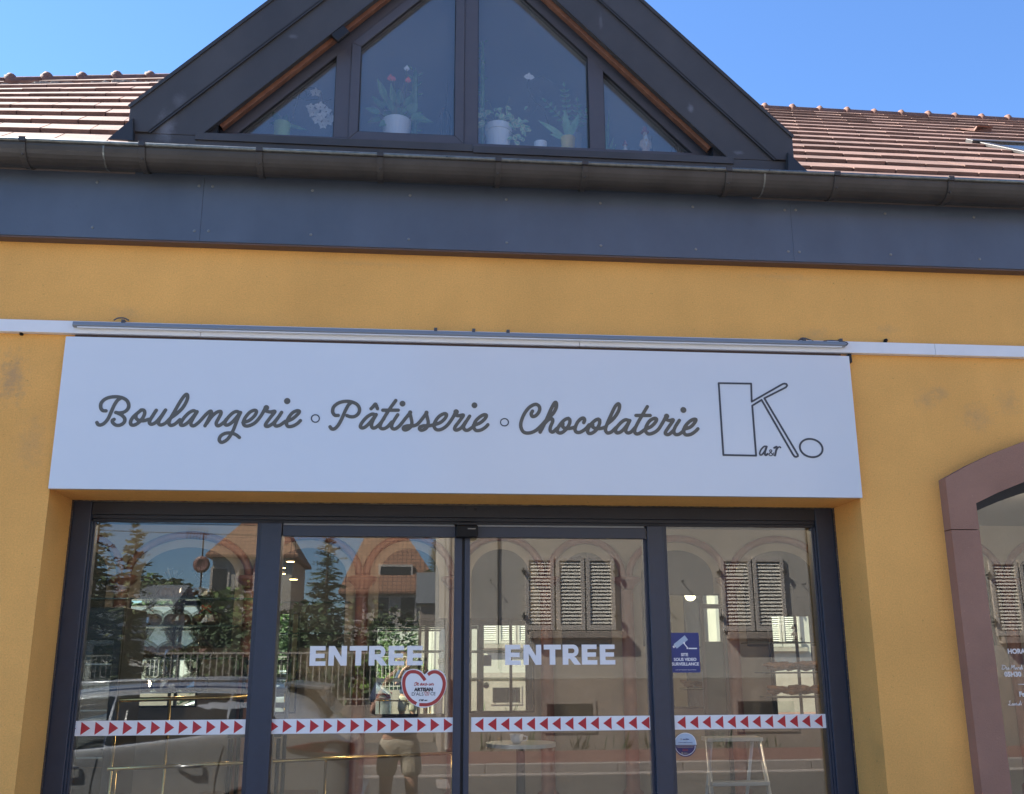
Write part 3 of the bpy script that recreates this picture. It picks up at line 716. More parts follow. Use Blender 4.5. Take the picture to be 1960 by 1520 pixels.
# the two sliding leaves
def leaf(x0, x1, left):
    c = (x0+x1)/2
    t = part('sliding_door', ('left' if left else 'right')+' leaf of the automatic glass door, its lettering ENTREE '+('beside the heart sticker' if left else 'right of the central gap'), shop, (c, GY, .02))
    m = MB(); tz = 2.206; ry = FYF+.012
    m.box(x0, x1, ry, ry+.04, 2.156, tz-.002)
    if left: m.box(x1-.034, x1, ry+.002, ry+.038, .02, 2.1559)
    else: m.box(x0, x0+.024, ry+.002, ry+.038, .02, 2.1559); m.box(x1-.012, x1+.02, ry+.02, ry+.05, .02, 2.1559)
    m.box(x0, x1, ry+.001, ry+.039, .02, .045)
    m.build('rail', M['frame'], t, bevel=.002)
    MB().box(x0+.002 if left else x0+.02, x1-.03 if left else x1-.01, GY, GY+.007, .10, 2.16).build('pane', M['glass'], t)
    return t
dl = leaf(X3+.003, .2105, True); dr = leaf(.2225, X5, False)
mr_ = MB(); mr_.box(.2107, .2223, .325, .35, .02, 2.155); mr_.build('gap_seal', M['rubber'], front)
# sensor over the doors
p = at(893, 1005, FYF)
ms = thing('motion_sensor', 'small black motion sensor over the central gap of the sliding doors', 'sensor', (p.x, FYF, 2.16))
b = MB(); b.box(p.x-.050, p.x+.050, FYF-.040, FYF+.012, 2.150, 2.206); b.build('housing', M['blackplastic'], ms, bevel=.006)
b = MB(); b.box(p.x-.044, p.x+.044, FYF-.022, FYF+.003, 2.2065, 2.219); b.build('bracket', M['frame_dark'], ms, bevel=.003)
b = MB()
for i in range(8): b.box(p.x+.004+i*.0045, p.x+.0072+i*.0045, FYF-.0408, FYF-.040, 2.186, 2.1905)
b.build('mark', M['screw'], ms)

# ------------------------------------------------------------------ films and stickers on the glass
SY = GY-.0022
def tape(x0p, x1p, count, right, label):
    yl, yr = ((1381, 1410), (1369, 1393))
    def lerp(p, a, b): return a+(b-a)*(p-126)/(1597-126)
    a = at(x0p, lerp(x0p, 1382, 1369), SY); b = at(x1p, lerp(x1p, 1382, 1369), SY); z1 = 1.375; z0 = at(800, 1403, SY).z
    z1 = at(800, 1374, SY).z; z0 = at(800, 1402, SY).z
    t = thing('safety_tape', label, 'tape', ((a.x+b.x)/2, SY, z0), 'red and white safety tape across the glass')
    MB().box(a.x, b.x, SY, SY+.0012, z0, z1).build('band', M['vinyl_white'], t)
    r = MB(); W_ = b.x-a.x; st_ = W_/count; tw = st_*.66
    for i in range(count):
        if right: x = a.x+st_*(i+.04); tri = [(x, z0+.004), (x+tw, (z0+z1)/2), (x, z1-.004)]
        else: x = b.x-st_*(i+.06); tri = [(x, z1-.004), (x-tw, (z0+z1)/2), (x, z0+.004)]
        flat_poly(r, tri, SY-.0006, .0006)
    r.build('arrows', M['vinyl_red'], t)
tape(128, 474, 13, True, 'tape with red arrows pointing right across the left side light, over the car reflection')
tape(515, 874, 14, True, 'tape with red arrows pointing right just below the heart sticker')
tape(902, 1244, 14, False, 'tape with red arrows pointing left on the right door leaf')
tape(1289, 1598, 13, False, 'tape with red arrows pointing left between the blue sign and the round sticker')
def entree(x0p, x1p, ytop, ybot, label):
    a = at(x0p, ybot, SY); b = at(x1p, ybot, SY); z1 = at((x0p+x1p)/2, ytop, SY).z; z0 = at((x0p+x1p)/2, ybot, SY).z; h = z1-z0
    m = MB(); xe = block_word(m, 'ENTREE', 0, z0, h, SY, 0); xe -= .145*h
    k_ = (b.x-a.x)/xe; m.v = [(a.x+v[0]*k_, v[1], v[2]) for v in m.v]
    tag(m.build('door_lettering', M['vinyl_white']), label, 'lettering', 'white ENTREE words on the doors')
entree(592, 809, 1236.5, 1274, 'white word ENTREE above the heart sticker')
entree(967, 1178, 1234, 1272.5, 'white word ENTREE on the right leaf below the three louvred shutters')

# heart sticker
def frame_at(px0, py0, s, Y):                    # crop coordinates -> point on the plane y = Y
    return lambda u, v: at(px0+u/s, py0+v/s, Y)
H = frame_at(750, 1260, 13.815, SY)
heart = thing('heart_sticker', 'white heart-shaped sticker with a broken red outline between the left ENTREE and the red arrows', 'sticker', H(845, 1300))
out = smooth_path([(865,425),(800,360),(700,305),(590,288),(470,300),(360,360),(285,460),(252,600),(262,770),(310,940),(400,1080),(520,1190),(640,1265),(760,1300),(880,1305),(1020,1270),(1160,1200),(1290,1080),(1385,930),(1440,760),(1445,600),(1410,460),(1330,360),(1230,310),(1130,298),(1030,315),(950,355)], 4, True)
hm = MB(); hm.prism([H(u, v) for u, v in out], (0, .001, 0)); hm.build('base', M['vinyl_white'], heart)
def ribbon(mb, F, path, w, dy):
    P = smooth_path(path, 6); n = len(P); L = []; Rr = []
    for i, p in enumerate(P):
        t = P[min(i+1, n-1)]-P[max(i-1, 0)]; t = t/np.hypot(*t); nn = np.array((-t[1], t[0]))
        L.append(p+nn*w); Rr.append(p-nn*w)
    for i in range(n-1):
        q_ = [F(*L[i]), F(*L[i+1]), F(*Rr[i+1]), F(*Rr[i])]
        q_ = [v+Vector((0, -dy, 0)) for v in q_]; mb.prism(q_, (0, .0004, 0))
hr = MB()
ribbon(hr, H, [(880,585),(820,500),(740,410),(650,365),(560,355),(470,370),(390,430),(335,520),(315,640),(325,780),(370,930),(450,1055),(550,1145),(650,1200)], 44, .0006)
ribbon(hr, H, [(955,435),(1030,385),(1130,360),(1230,385),(1320,460),(1375,580),(1385,700),(1355,850),(1290,990),(1190,1110),(1070,1190),(940,1228),(830,1230),(725,1225)], 44, .0006)
hr.build('outline', M['heart_red'], heart)
def ctext(body, F, u, v, hpx, material, parent, bold=0, align='CENTER', shear=0, Y=SY, wpx=None):
    p = F(u, v); q = F(u, v-hpx); size = (q-p).length/.70
    return text_obj(body, p.x, p.z, size, Y-.0009, material, 'lettering', parent, align, bold, shear)
ctext('ARTISAN', H, 840, 868, 88, M['black_ink'], heart, .0011)
ctext("D'ALS", H, 680, 990, 92, M['black_ink'], heart, -.0001)
ctext('CE', H, 1085, 980, 86, M['black_ink'], heart, -.0001)
ph = []                                          # pretzel-like drawing that stands for the second A
P_ = smooth_path([(895,985),(880,950),(870,905),(890,885),(918,900),(930,940),(925,990),(935,940),(945,900),(968,888),(988,910),(975,950),(960,985)], 5)
stroke_mesh([(P_, 7)], 3, lambda u, v: H(u, v)+Vector((0, -.0009, 0)), 'pretzel_mark', M['heart_red'], heart, .0003)
JS = [[(650,640),(620,650),(600,690)],[(665,640),(650,700),(620,722),(590,718)],[(610,650),(650,635),(670,642)],
      [(672,690),(705,670),(695,655),(672,680),(675,710),(700,715),(720,700)],
      [(750,710),(775,660),(785,690),(765,715),(750,708)],[(800,665),(790,705),(810,715),(835,670),(830,712)],[(860,665),(850,705),(868,714)],[(885,712),(905,660),(925,690),(905,716),(885,712)],[(935,690),(950,700)],
      [(990,670),(985,708),(1005,714),(1035,670),(1030,714)],[(1055,714),(1060,672),(1085,665),(1095,685),(1085,714),(1110,700)]]
stroke_mesh([(smooth_path(s_, 5), 8) for s_ in JS], 3.5, lambda u, v: H(u, v)+Vector((0, -.0009, 0)), 'script_line', M['heart_red'], heart, .0003)
JS = [[(760,1085),(730,1100),(725,1125),(750,1130)],[(770,1120),(790,1090),(780,1130)],[(800,1125),(815,1090),(810,1130)],[(835,1085),(825,1125)],[(865,1125),(880,1105),(890,1125),(905,1105),(915,1125),(935,1105)]]
stroke_mesh([(smooth_path(s_, 5), 7) for s_ in JS], 3.5, lambda u, v: H(u, v)+Vector((0, -.0009, 0)), 'signature', M['black_ink'], heart, .0003)

# video surveillance sticker
V = frame_at(1270, 1200, 15.2, SY)
vs_ = thing('surveillance_sticker', 'dark blue sticker with a white camera drawing reading SITE SOUS VIDEO SURVEILLANCE', 'sticker', V(640, 1330))
z1 = V(600, 170).z; z0 = V(640, 1330).z; xa_, xb_ = V(180, 600).x, V(1045, 700).x
b = MB(); rad = .004; pts = []
for (cx, cz, a0) in ((xb_-rad, z1-rad, 0), (xa_+rad, z1-rad, 90), (xa_+rad, z0+rad, 180), (xb_-rad, z0+rad, 270)):
    pts += [(cx+rad*math.cos(R(a0+i*30)), cz+rad*math.sin(R(a0+i*30))) for i in range(4)]
flat_poly(b, pts, SY, .0012); b.build('base', M['navy'], vs_)
def VP(mb, pts): mb.prism([V(u, v)+Vector((0, -.0005, 0)) for u, v in pts], (0, .0004, 0))
b = MB(); VP(b, [(300,500),(615,245),(712,375),(385,632)]); b.build('camera_drawing', M['paleblue'], vs_)
stroke_mesh([([(600,490),(680,585)], 14), ([(597,468)], 28), ([(695,620)], 26), ([(745,627),(960,627)], 18), ([(280,570),(300,600)], 16), ([(298,535),(330,595)], 7), ([(315,520),(350,585)], 6)], 5, lambda u, v: V(u, v)+Vector((0, -.0012, 0)), 'camera_arm', M['vinyl_white'], vs_, .0003)
for body, v_, h_ in (('SITE', 848, 84), ('SOUS VIDEO', 988, 86), ('SURVEILLANCE', 1122, 86)):
    ctext(body, V, 612 if body == 'SITE' else (630 if body[1] == 'O' else 636), v_, h_, M['vinyl_white'], vs_, .0006)
ctext('Loi N° 95-73 du 21.01.95 - Décret N° 96-926', V, 645, 1262, 24, M['vinyl_white'], vs_, 0)

# round hygiene sticker
C2 = frame_at(1280, 1390, 21.714, SY)
ctr = C2(685, 780); rd = (C2(1150, 780).x-C2(220, 780).x)/2
rs_ = thing('round_sticker', 'round sticker half white and half violet marked 2021 under the right arrow tape', 'sticker', (ctr.x, SY, ctr.z-rd))
def disc(mb, r, a0, a1, y, th=.0008, cz=0):
    pts = [(ctr.x+r*math.cos(R(a0+(a1-a0)*i/28)), ctr.z+cz+r*math.sin(R(a0+(a1-a0)*i/28))) for i in range(29)]
    flat_poly(mb, pts, y, th)
b = MB(); disc(b, rd, 0, 180, SY); b.build('upper_half', M['paleblue'], rs_)
b = MB(); disc(b, rd*.985, 180, 360, SY); b.build('lower_half', M['purple'], rs_)
b = MB()
ribbon(b, C2, [(225,770),(270,560),(400,390),(540,310),(685,285),(830,310),(980,390),(1100,560),(1145,770)], 12, .0006)
ribbon(b, C2, [(275,800),(300,950),(390,1080),(530,1180),(680,1220),(850,1180),(990,1080),(1080,950),(1100,800)], 9, .0006)
b.build('rim', M['vinyl_white'], rs_)
ctext('eurofins', C2, 715, 565, 58, M['navy'], rs_, .0002); ctext('Contrôle la qualité et la sécurité', C2, 685, 690, 34, M['navy'], rs_, 0)
ctext('2021', C2, 690, 1035, 95, M['heart_red'], rs_, -.0001)
stroke_mesh([([(480,530),(510,510),(540,530),(540,560),(510,575),(485,560)], 8), ([(320,825),(1060,812)], 9), ([(365,880),(1015,872)], 8), ([(600,612),(770,612)], 6), ([(370,742),(980,736)], 5), ([(555,1100),(555,1170)], 22), ([(615,1110),(760,1110)], 6), ([(615,1140),(860,1140)], 6), ([(615,1180),(790,1185)], 6)], 6,
            lambda u, v: C2(u, v)+Vector((0, -.0010, 0)), 'small_print', M['screw'], rs_, .0003)

# ================================================================== SIGN BOARD
SGY = -.035
sign = thing('sign_board', 'long white sign reading Boulangerie Pâtisserie Chocolaterie over the shop front', 'sign', (.228, 0, 2.304))
b = MB(); mid_ = at(906, 700, SGY).x
sx0_, sx1_ = at(112, 780, SGY).x-.004, at(1635, 800, SGY).x+.004
zt_ = at(1610, 681, SGY).z; zb_ = at(870, 944, SGY).z
b.box(sx0_, sx1_, SGY, SGY+.022, zb_, zt_)
b.build('panel', M['sign'], sign, bevel=.0015)
b = MB(); b.box(sx0_+.03, sx1_-.03, SGY+.0222, -.001, zb_+.02, 2.9735); b.build('backing', M['sign_edge'], sign)
b = MB(); b.box(sx1_+.001, sx1_+.012, SGY+.001, 0, zt_-.03, zt_+.012); b.build('end_clip', M['rubber'], sign)
LS = SGY-.002
def word(origin, s, hw, strokes, dots, name):
    F = lambda u, v: at(origin[0]+u/s, origin[1]+v/s, LS)
    # work in flat metres
    def fl(u, v): p = F(u, v); return (p.x, p.z)
    ST = []
    p0 = fl(800, 350); p1 = fl(801, 350); k_ = math.hypot(p1[0]-p0[0], p1[1]-p0[1])
    for sp in strokes:
        P = smooth_path([fl(u, v) for u, v in sp], 7); ST.append((P, hw*k_))
    for (u, v, r) in dots: ST.append(([np.array(fl(u, v))], r*k_))
    return ST
S1 = word((160, 720), 4.261, 14.5, [
 [(108,378),(118,395),(140,398),(170,382),(200,345),(225,290),(250,235),(275,198),(300,180)],
 [(182,283),(155,280),(140,258),(142,222),(170,190),(215,172),(270,168),(320,178),(355,202),(368,238),(358,270),(330,292),(290,300),(262,296)],
 [(275,300),(310,318),(334,345),(330,376),(300,398),(265,400),(240,382),(234,362),(248,352)],
 [(470,276),(440,300),(402,335),(383,370),(388,396),(415,398),(452,375),(485,335),(498,300),(490,278),(468,276)],
 [(428,310),(426,338),(445,358),(485,364),(530,352)],
 [(592,278),(565,320),(540,362),(538,385),(558,392),(590,375),(630,330),(666,278)],
 [(668,276),(640,320),(615,362),(612,388),(632,398),(668,382),(700,350)],
 [(705,345),(760,305),(810,255),(843,195),(848,160),(838,148),(815,168),(780,220),(740,290),(705,350),(696,385),(712,402),(745,390),(785,355)],
 [(920,292),(895,282),(860,298),(820,338),(795,378),(792,398),(815,400),(850,378),(890,335),(925,290)],
 [(925,290),(895,340),(876,378),(880,402),(905,402),(945,370),(1000,310),(1034,285),(1042,300),(1022,345),(990,405)],
 [(1005,385),(1040,335),(1080,298),(1115,287),(1120,305),(1100,345),(1082,380),(1088,403),(1112,400),(1150,370),(1165,350)],
 [(1275,298),(1245,288),(1210,305),(1172,345),(1152,382),(1165,400),(1200,385),(1240,345),(1278,296)],
 [(1280,296),(1255,350),(1218,445),(1175,512),(1128,540),(1106,522),(1118,488),(1158,466),(1208,465),(1245,480),(1270,500)],
 [(1300,378),(1350,362),(1395,322),(1410,288),(1392,278),(1355,295),(1318,338),(1302,380),(1315,404),(1350,404),(1400,378),(1445,325),(1478,268)],
 [(1490,285),(1520,292),(1560,288),(1525,335),(1488,385),(1484,406),(1508,408),(1550,380),(1600,320)],
 [(1615,295),(1585,340),(1558,382),(1566,406),(1600,400),(1645,368)],
 [(1645,372),(1700,350),(1745,312),(1760,288),(1740,282),(1702,300),(1668,345),(1655,388),(1670,411),(1710,405),(1745,385),(1768,362)],
], [(1660, 203, 27), (1490, 258, 24)], 'b')
S2 = word((600, 720), 4.9, 16.3, [
 [(155,475),(172,495),(200,492),(232,460),(265,400),(298,325),(325,275),(345,255)],
 [(232,368),(200,366),(180,335),(190,288),(235,252),(300,236),(360,242),(410,267),(432,310),(420,352),(385,378),(345,380),(315,370)],
 [(580,362),(550,356),(508,378),(465,422),(440,465),(448,484),(480,480),(530,435),(588,360)],
 [(588,360),(560,410),(545,452),(550,482),(578,484),(620,450),(660,400)],
 [(540,305),(560,285),(580,262),(592,282),(600,305)],
 [(772,228),(720,300),(670,378),(632,445),(625,480),(650,494),(690,478),(735,430)],
 [(650,319),(720,319),(795,319)],
 [(790,362),(760,408),(735,455),(738,488),(768,494),(810,462),(860,400),(905,345)],
 [(903,345),(915,390),(923,440),(908,480),(870,504),(845,498),(848,478),(885,465),(930,467),(975,450),(1020,400),(1058,348)],
 [(1056,345),(1068,390),(1076,440),(1060,485),(1020,507),(996,498),(1000,478),(1035,465),(1080,466),(1130,455)],
 [(1130,457),(1190,435),(1235,395),(1248,360),(1225,352),(1180,376),(1145,420),(1130,465),(1150,500),(1195,500),(1250,465),(1300,400),(1335,335)],
 [(1330,362),(1358,372),(1406,366),(1370,420),(1330,472),(1325,500),(1350,505),(1390,480),(1430,425)],
 [(1465,375),(1430,430),(1408,475),(1420,503),(1450,506),(1492,478)],
 [(1500,462),(1560,440),(1608,400),(1622,368),(1598,362),(1555,386),(1515,430),(1505,480),(1525,509),(1570,505),(1612,480),(1636,455)],
], [(835, 258, 28), (1510, 273, 28), (1338, 335, 26), (907, 340, 20), (1060, 342, 20)], 'p')
S3 = word((940, 720), 4.667, 15.4, [
 [(370,312),(358,338),(370,360),(400,352),(428,318),(434,282),(418,258),(388,253),(338,282),(295,340),(268,410),(268,460),(292,500),(338,508),(392,490),(440,450),(490,395)],
 [(438,500),(465,450),(500,375),(540,285),(568,238),(583,240),(582,280),(558,328),(520,368),(490,400)],
 [(480,420),(515,388),(545,382),(550,405),(530,455),(530,490),(553,498),(590,465)],
 [(690,377),(660,388),(622,425),(594,470),(595,500),(625,507),(665,480),(698,430),(704,392),(690,377)],
 [(642,425),(640,452),(668,467),(715,464),(750,455)],
 [(828,415),(836,390),(824,374),(794,387),(765,425),(750,475),(763,500),(798,500),(845,470),(875,435)],
 [(958,383),(930,395),(890,432),(865,475),(867,506),(895,511),(935,485),(965,435),(971,396),(958,383)],
 [(908,430),(910,455),(940,468),(985,466),(1020,455)],
 [(1035,430),(1095,378),(1138,312),(1148,262),(1135,247),(1108,272),(1070,350),(1035,430),(1022,480),(1040,507),(1075,498),(1115,460)],
 [(1230,395),(1198,390),(1158,417),(1120,462),(1112,494),(1130,507),(1165,493),(1205,450),(1240,396)],
 [(1240,396),(1215,448),(1203,488),(1220,507),(1250,498),(1290,455)],
 [(1396,272),(1355,340),(1310,418),(1284,478),(1290,511),(1320,513),(1370,480)],
 [(1295,351),(1360,351),(1422,351)],
 [(1375,476),(1430,450),(1468,412),(1478,384),(1458,377),(1420,397),(1390,440),(1380,485),(1400,514),(1440,511),(1490,480),(1530,420),(1565,355)],
 [(1560,385),(1592,396),(1628,392),(1590,450),(1560,495),(1560,517),(1590,519),(1635,480)],
 [(1682,395),(1650,445),(1633,488),(1645,519),(1680,518),(1720,488)],
 [(1720,475),(1780,455),(1818,417),(1830,388),(1804,387),(1765,412),(1730,455),(1722,498),(1740,524),(1785,519),(1825,493),(1848,470)],
], [(1718, 302, 27), (1568, 358, 24)], 'c')
flat = lambda x, z: (x, LS, z)
for ST_, lab in ((S1, 'Boulangerie in brown-grey script'), (S2, 'Pâtisserie in brown-grey script'), (S3, 'Chocolaterie in brown-grey script')):
    tag(stroke_mesh(ST_, .0026, flat, 'script_word', M['ink'], sign), lab)
def ring(px, py, rx, ry, hw):
    P = [at(px+rx*math.cos(a), py+ry*math.sin(a), LS) for a in np.linspace(0, 2*math.pi, 40)]
    return ([np.array((p.x, p.z)) for p in P], hw)
tag(stroke_mesh([ring(603.6, 801, 7.6, 7.2, .0024)], .0012, flat, 'dot_ring', M['ink2'], sign))
tag(stroke_mesh([ring(965.6, 808.2, 7.6, 7.0, .0024)], .0012, flat, 'dot_ring', M['ink2'], sign))
L7 = lambda u, v: at(1340+u/7, 710+v/7, LS)
def lp(pts, hw, sm=False, cl=False):
    P = [np.array((L7(u, v).x, L7(u, v).z)) for u, v in pts]
    return (smooth_path(P, 7, cl) if sm else P+([P[0]] if cl else []), hw)
K_ = [(250,163),(685,170),(693,412),(1105,176),(1130,169),(1158,175),(1168,195),(1150,220),(862,366),(1312,1125),(1312,1142),(1290,1152),(1265,1146),(1240,1110),(825,388),(700,465),(752,1135),(313,1126)]
tag(stroke_mesh([lp(K_, .0041, cl=True), lp([(1490+152*math.cos(a)+8*math.sin(a), 1033+122*math.sin(a)+10*math.cos(a)) for a in np.linspace(0, 2*math.pi, 44)], .0042)], .0016, flat, 'emblem', M['ink2'], sign), 'outline drawing of a tall K and an oval')
tag(stroke_mesh([lp([(893,1012),(860,1012),(820,1052),(800,1100),(808,1125),(832,1120),(868,1072),(890,1025)], .0035, True), lp([(893,1014),(872,1080),(870,1118),(885,1128),(905,1112)], .0045, True),
    lp([(985,1128),(950,1095),(933,1070),(945,1056),(962,1066),(955,1085),(928,1108),(930,1130),(955,1136),(975,1118),(985,1098)], .0019, True),
    lp([(995,1030),(1020,1018),(1030,1025),(1018,1075),(1005,1132)], .0044, True), lp([(1018,1075),(1045,1028),(1068,1018),(1080,1028)], .0032, True)], .0014, flat, 'initials', M['ink2'], sign), 'small italic letters a&r')

# ------------------------------------------------------------------ white cable trunking and the slim light bar above the sign
tz0, tz1 = 2.974, 3.029
tr = thing('cable_trunking', 'white cable trunking running level across the whole orange wall behind the light bar', 'trunking', (.228, 0, tz0))
jn = [-7.1, at(385, 630, -.03).x, at(1109, 655, -.03).x, at(1790, 672, -.03).x, 8.9]
b = MB()
for a, c in zip(jn[:-1], jn[1:]): b.box(a+.0008, c-.0008, -.032, -.001, tz0, tz1)
b.build('channel', M['white_metal'], tr, bevel=.002)
lb = thing('light_bar', 'slim aluminium light bar fixed along the top of the white sign', 'lamp', (.228, -.06, 3.0))
xa2, xb2 = at(137, 611, -.07).x, at(1622, 655, -.07).x
b = MB(); lz1 = at(1610, 654, -.052).z; lz0 = at(1610, 664.5, -.052).z; b.prism([(xa2, -.050, lz0+.004), (xa2, -.056, lz0+.010), (xa2, -.052, lz1), (xa2, -.0325, lz1+.002), (xa2, -.0325, lz0+.004)], (xb2-xa2, 0, 0)); b.build('profile', M['alu'], lb, bevel=.0015)
b = MB(); b.box(xa2+.02, xb2-.02, -.054, -.036, lz0, lz0+.0038); b.build('diffuser', M['white_metal'], lb)
for px in (232, 834, 907, 973, 1540, 1610):
    X = at(px, 636, -.05).x; b = MB(); b.box(X-.007, X+.007, -.045, -.0005, lz1+.0025, lz1+.018); b.lathe([(0, -.050), (.003, -.049), (.004, -.045)], (X, 0, lz1+.011), 8, 'y'); b.build('bracket', M['cable'], lb, bevel=.002)
def cable(pts, name='cable', parent=lb, r=.0032): MB().tube(smooth_path([tuple(p) for p in pts], 6), r, 6).build(name, M['cable'], parent, smooth=True)
cable([at(218, 613, -.04), at(226, 609, -.03), at(238, 609, -.03), at(246, 613, -.04)])
cable([at(1528, 652, -.04), at(1536, 647, -.02), at(1548, 650, -.02), at(1560, 655, -.04)])
cable([at(1577, 653, -.04), at(1590, 652, -.02), at(1612, 654, -.03), at(1622, 657, -.05), at(1620, 661, -.06)])
cable([at(898, 638, -.03), at(907, 636, -.02), at(917, 638, -.03)])
for px, py, g_ in ((41, 636, 'below the trunking at the far left'), (1695, 652, 'above the trunking right of the sign')):
    p = at(px, py, -.01); b = MB(); b.lathe([(0, -.022), (.007, -.020), (.009, -.012), (.006, -.002), (.006, 0)], (p.x, 0, p.z), 10, 'y')
    b.box(p.x-.006, p.x+.006, -.014, -.0005, p.z-.012, p.z)
    tag(b.build('wall_plug', M['blackplastic']), 'small dark wall fixing '+g_, 'fixing')

# ================================================================== PLANTS AND ORNAMENTS BEHIND THE DORMER WINDOW
M['pot_white'] = mat('white_glazed_pot', (.82, .82, .82), .35)
M['pot_green'] = mat('lime_pot', (.42, .62, .16), .35)
M['pot_yellow'] = mat('yellow_pot', (.75, .50, .08), .4)
M['pot_grey'] = mat('grey_pot', (.30, .33, .34), .5)
M['pot_teal'] = mat('teal_pot', (.05, .25, .27), .4)
M['leaf'] = mat('green_leaf', (.12, .24, .09), .45, var=.3, vscale=30)
M['leaf_pale'] = mat('blue_green_leaf', (.24, .42, .22), .5, var=.15, vscale=30)
M['leaf_edge'] = mat('cream_leaf_margin', (.62, .64, .36), .5)
M['stem'] = mat('stem', (.16, .16, .07), .7)
M['twig'] = mat('bare_twig', (.10, .075, .055), .8)
M['petal'] = mat('white_petal', (.82, .80, .78), .5)
M['coral'] = mat('coral_spathe', (.75, .13, .10), .35)
M['carved'] = mat('carved_wood', (.75, .56, .42), .7, var=.15, vscale=60)
M['felt_red'] = mat('dusty_red_paint', (.50, .16, .13), .7)
M['dark_wood'] = mat('dark_wood', (.07, .045, .03), .5)
PY = .30
def P3(px, py, Y=PY): return at(px, py, Y)
def blade(mb, base, tip, w, droop=0., n=6, roll=0., shape=0.7):
    base = Vector(base); tip = Vector(tip); d = tip-base; L = d.length; d = d/L
    side = d.cross(Vector((math.sin(roll), -math.cos(roll), .15))).normalized(); nr = side.cross(d)
    vs = []; fs = []
    for i in range(n+1):
        t = i/n; c = base+d*L*t-Vector((0, 0, 1))*droop*t*t
        ww = w*max(math.sin(math.pi*min(t**shape, .985)), .04)
        vs += [c-side*ww, c-nr*ww*.25, c+side*ww]
    for i in range(n):
        a = 3*i; fs += [(a, a+3, a+4, a+1), (a+1, a+4, a+5, a+2)]
    mb.add(vs, fs)
def pot(x, y, z, r, h, material, t, name='pot', rim=True):
    pr = [(r*.72, 0), (r*.78, h*.05), (r*.95, h*.82)] + ([(r*1.03, h*.83), (r*1.03, h), (r*.93, h), (r*.9, h*.85)] if rim else [(r, h), (r*.93, h), (r*.9, h*.9)])
    MB().lathe(pr, (x, y, z), 28).build(name, material, t, smooth=False)
def px_pot(x0, x1, ytop, Y, h):
    a = P3(x0, ytop, Y); b = P3(x1, ytop, Y); return (a.x+b.x)/2, (b.x-a.x)/2, a.z
q = random.Random(21)
# white orchid in a green pot
cx, r_, zt = px_pot(524, 557, 236, PY, .1)
t = thing('orchid', 'green pot with a drooping white orchid in the left triangular dormer light', 'potted plant', (cx, PY, SILLZ))
pot(cx, PY, SILLZ, r_, zt-SILLZ, M['pot_green'], t, rim=False)
m = MB(); b0 = Vector((cx, PY, zt-.01))
for (px, py, w_, dr_) in ((520, 208, .022, .01), (516, 225, .02, .03), (550, 212, .02, .02), (590, 240, .014, .03)):
    blade(m, b0, P3(px, py, PY+.02), w_, dr_)
m.build('leaves', M['leaf'], t)
m = MB(); m.tube(smooth_path([tuple(P3(555, 238)), tuple(P3(566, 205)), tuple(P3(575, 178)), tuple(P3(592, 168)), tuple(P3(612, 175)), tuple(P3(618, 195)), tuple(P3(628, 225))], 6), .0028, 6)
for i in range(9):
    a = P3(q.uniform(560, 620), q.uniform(168, 200)); m.tube([a, a+Vector((q.uniform(-.04, .05), 0, q.uniform(-.03, .03))), a+Vector((q.uniform(-.06, .07), .01, q.uniform(-.05, .03)))], .0013, 5)
m.build('stems', M['twig'], t)
def orchid_flower(mb, c, s, rnd):
    c = Vector(c)
    for k in range(5):
        a = R(90+72*k)+rnd.uniform(-.15, .15); d = Vector((math.cos(a), 0, math.sin(a)))
        blade(mb, c+d*s*.08, c+d*s+Vector((0, -s*.2, 0)), s*(.48 if k in (1, 4) else .30), 0, 5, 0, .8)
m = MB()
for (px, py, s_) in ((604, 178, .030), (594, 206, .024), (600, 216, .032), (613, 205, .030), (624, 214, .030), (608, 230, .030), (628, 232, .032), (618, 240, .026), (634, 226, .026), (616, 222, .026)):
    orchid_flower(m, P3(px, py, PY-.03+q.uniform(-.02, .02)), s_, q)
m.build('flowers', M['petal'], t)
MB().lathe([(.02, 0), (.03, .03), (.026, .032)], (P3(633, 250).x, PY, SILLZ), 16).build('saucer', M['coral'], t)
# anthurium
cx, r_, zt = px_pot(731, 787, 232, PY, .1)
t = thing('anthurium', 'white bowl with a broad-leaved plant carrying coral red flowers behind the opening sash', 'potted plant', (cx, PY, SILLZ))
pot(cx, PY, SILLZ, r_, zt-SILLZ, M['pot_white'], t, rim=False)
m = MB(); ms_ = MB(); b0 = Vector((cx, PY, zt-.01))
for (px, py, w_, dr_) in ((698, 200, .022, .02), (702, 222, .02, .04), (722, 150, .018, .0), (712, 180, .022, .01), (735, 180, .022, 0), (745, 190, .02, 0), (765, 170, .026, 0), (772, 200, .030, .01), (790, 175, .028, .01), (800, 195, .028, .01), (812, 215, .022, .02), (830, 222, .020, .04), (758, 205, .028, 0), (780, 215, .028, .02), (735, 210, .026, .01), (748, 160, .016, 0), (725, 232, .02, .03)):
    tip = P3(px, py, PY+q.uniform(-.08, .08)); mid = b0.lerp(tip, .55); ms_.tube([b0, mid], .0022, 5); blade(m, mid-(tip-mid)*.1, tip, w_, dr_, 6, q.uniform(-.5, .5))
m.build('leaves', M['leaf'], t)
m = MB()
for (px, py, s_) in ((747, 150, .022), (753, 152, .016), (781, 154, .020)):
    c = P3(px, py, PY-.03); ms_.tube([b0, b0.lerp(c, .5)+Vector((.01, 0, 0)), c], .0022, 5); blade(m, c+Vector((0, 0, -s_*.7)), c+Vector((.002, -.006, s_)), s_*.75, 0, 6, 0, .6)
m.build('flowers', M['coral'], t)
m = MB(); c = P3(779, 132, PY-.03); ms_.tube([b0, c], .002, 5); blade(m, c+Vector((0, 0, -.012)), c+Vector((0, 0, .022)), .014, 0); blade(m, c, c+Vector((-.018, 0, .006)), .008, 0); m.build('pale_flower', M['petal'], t)
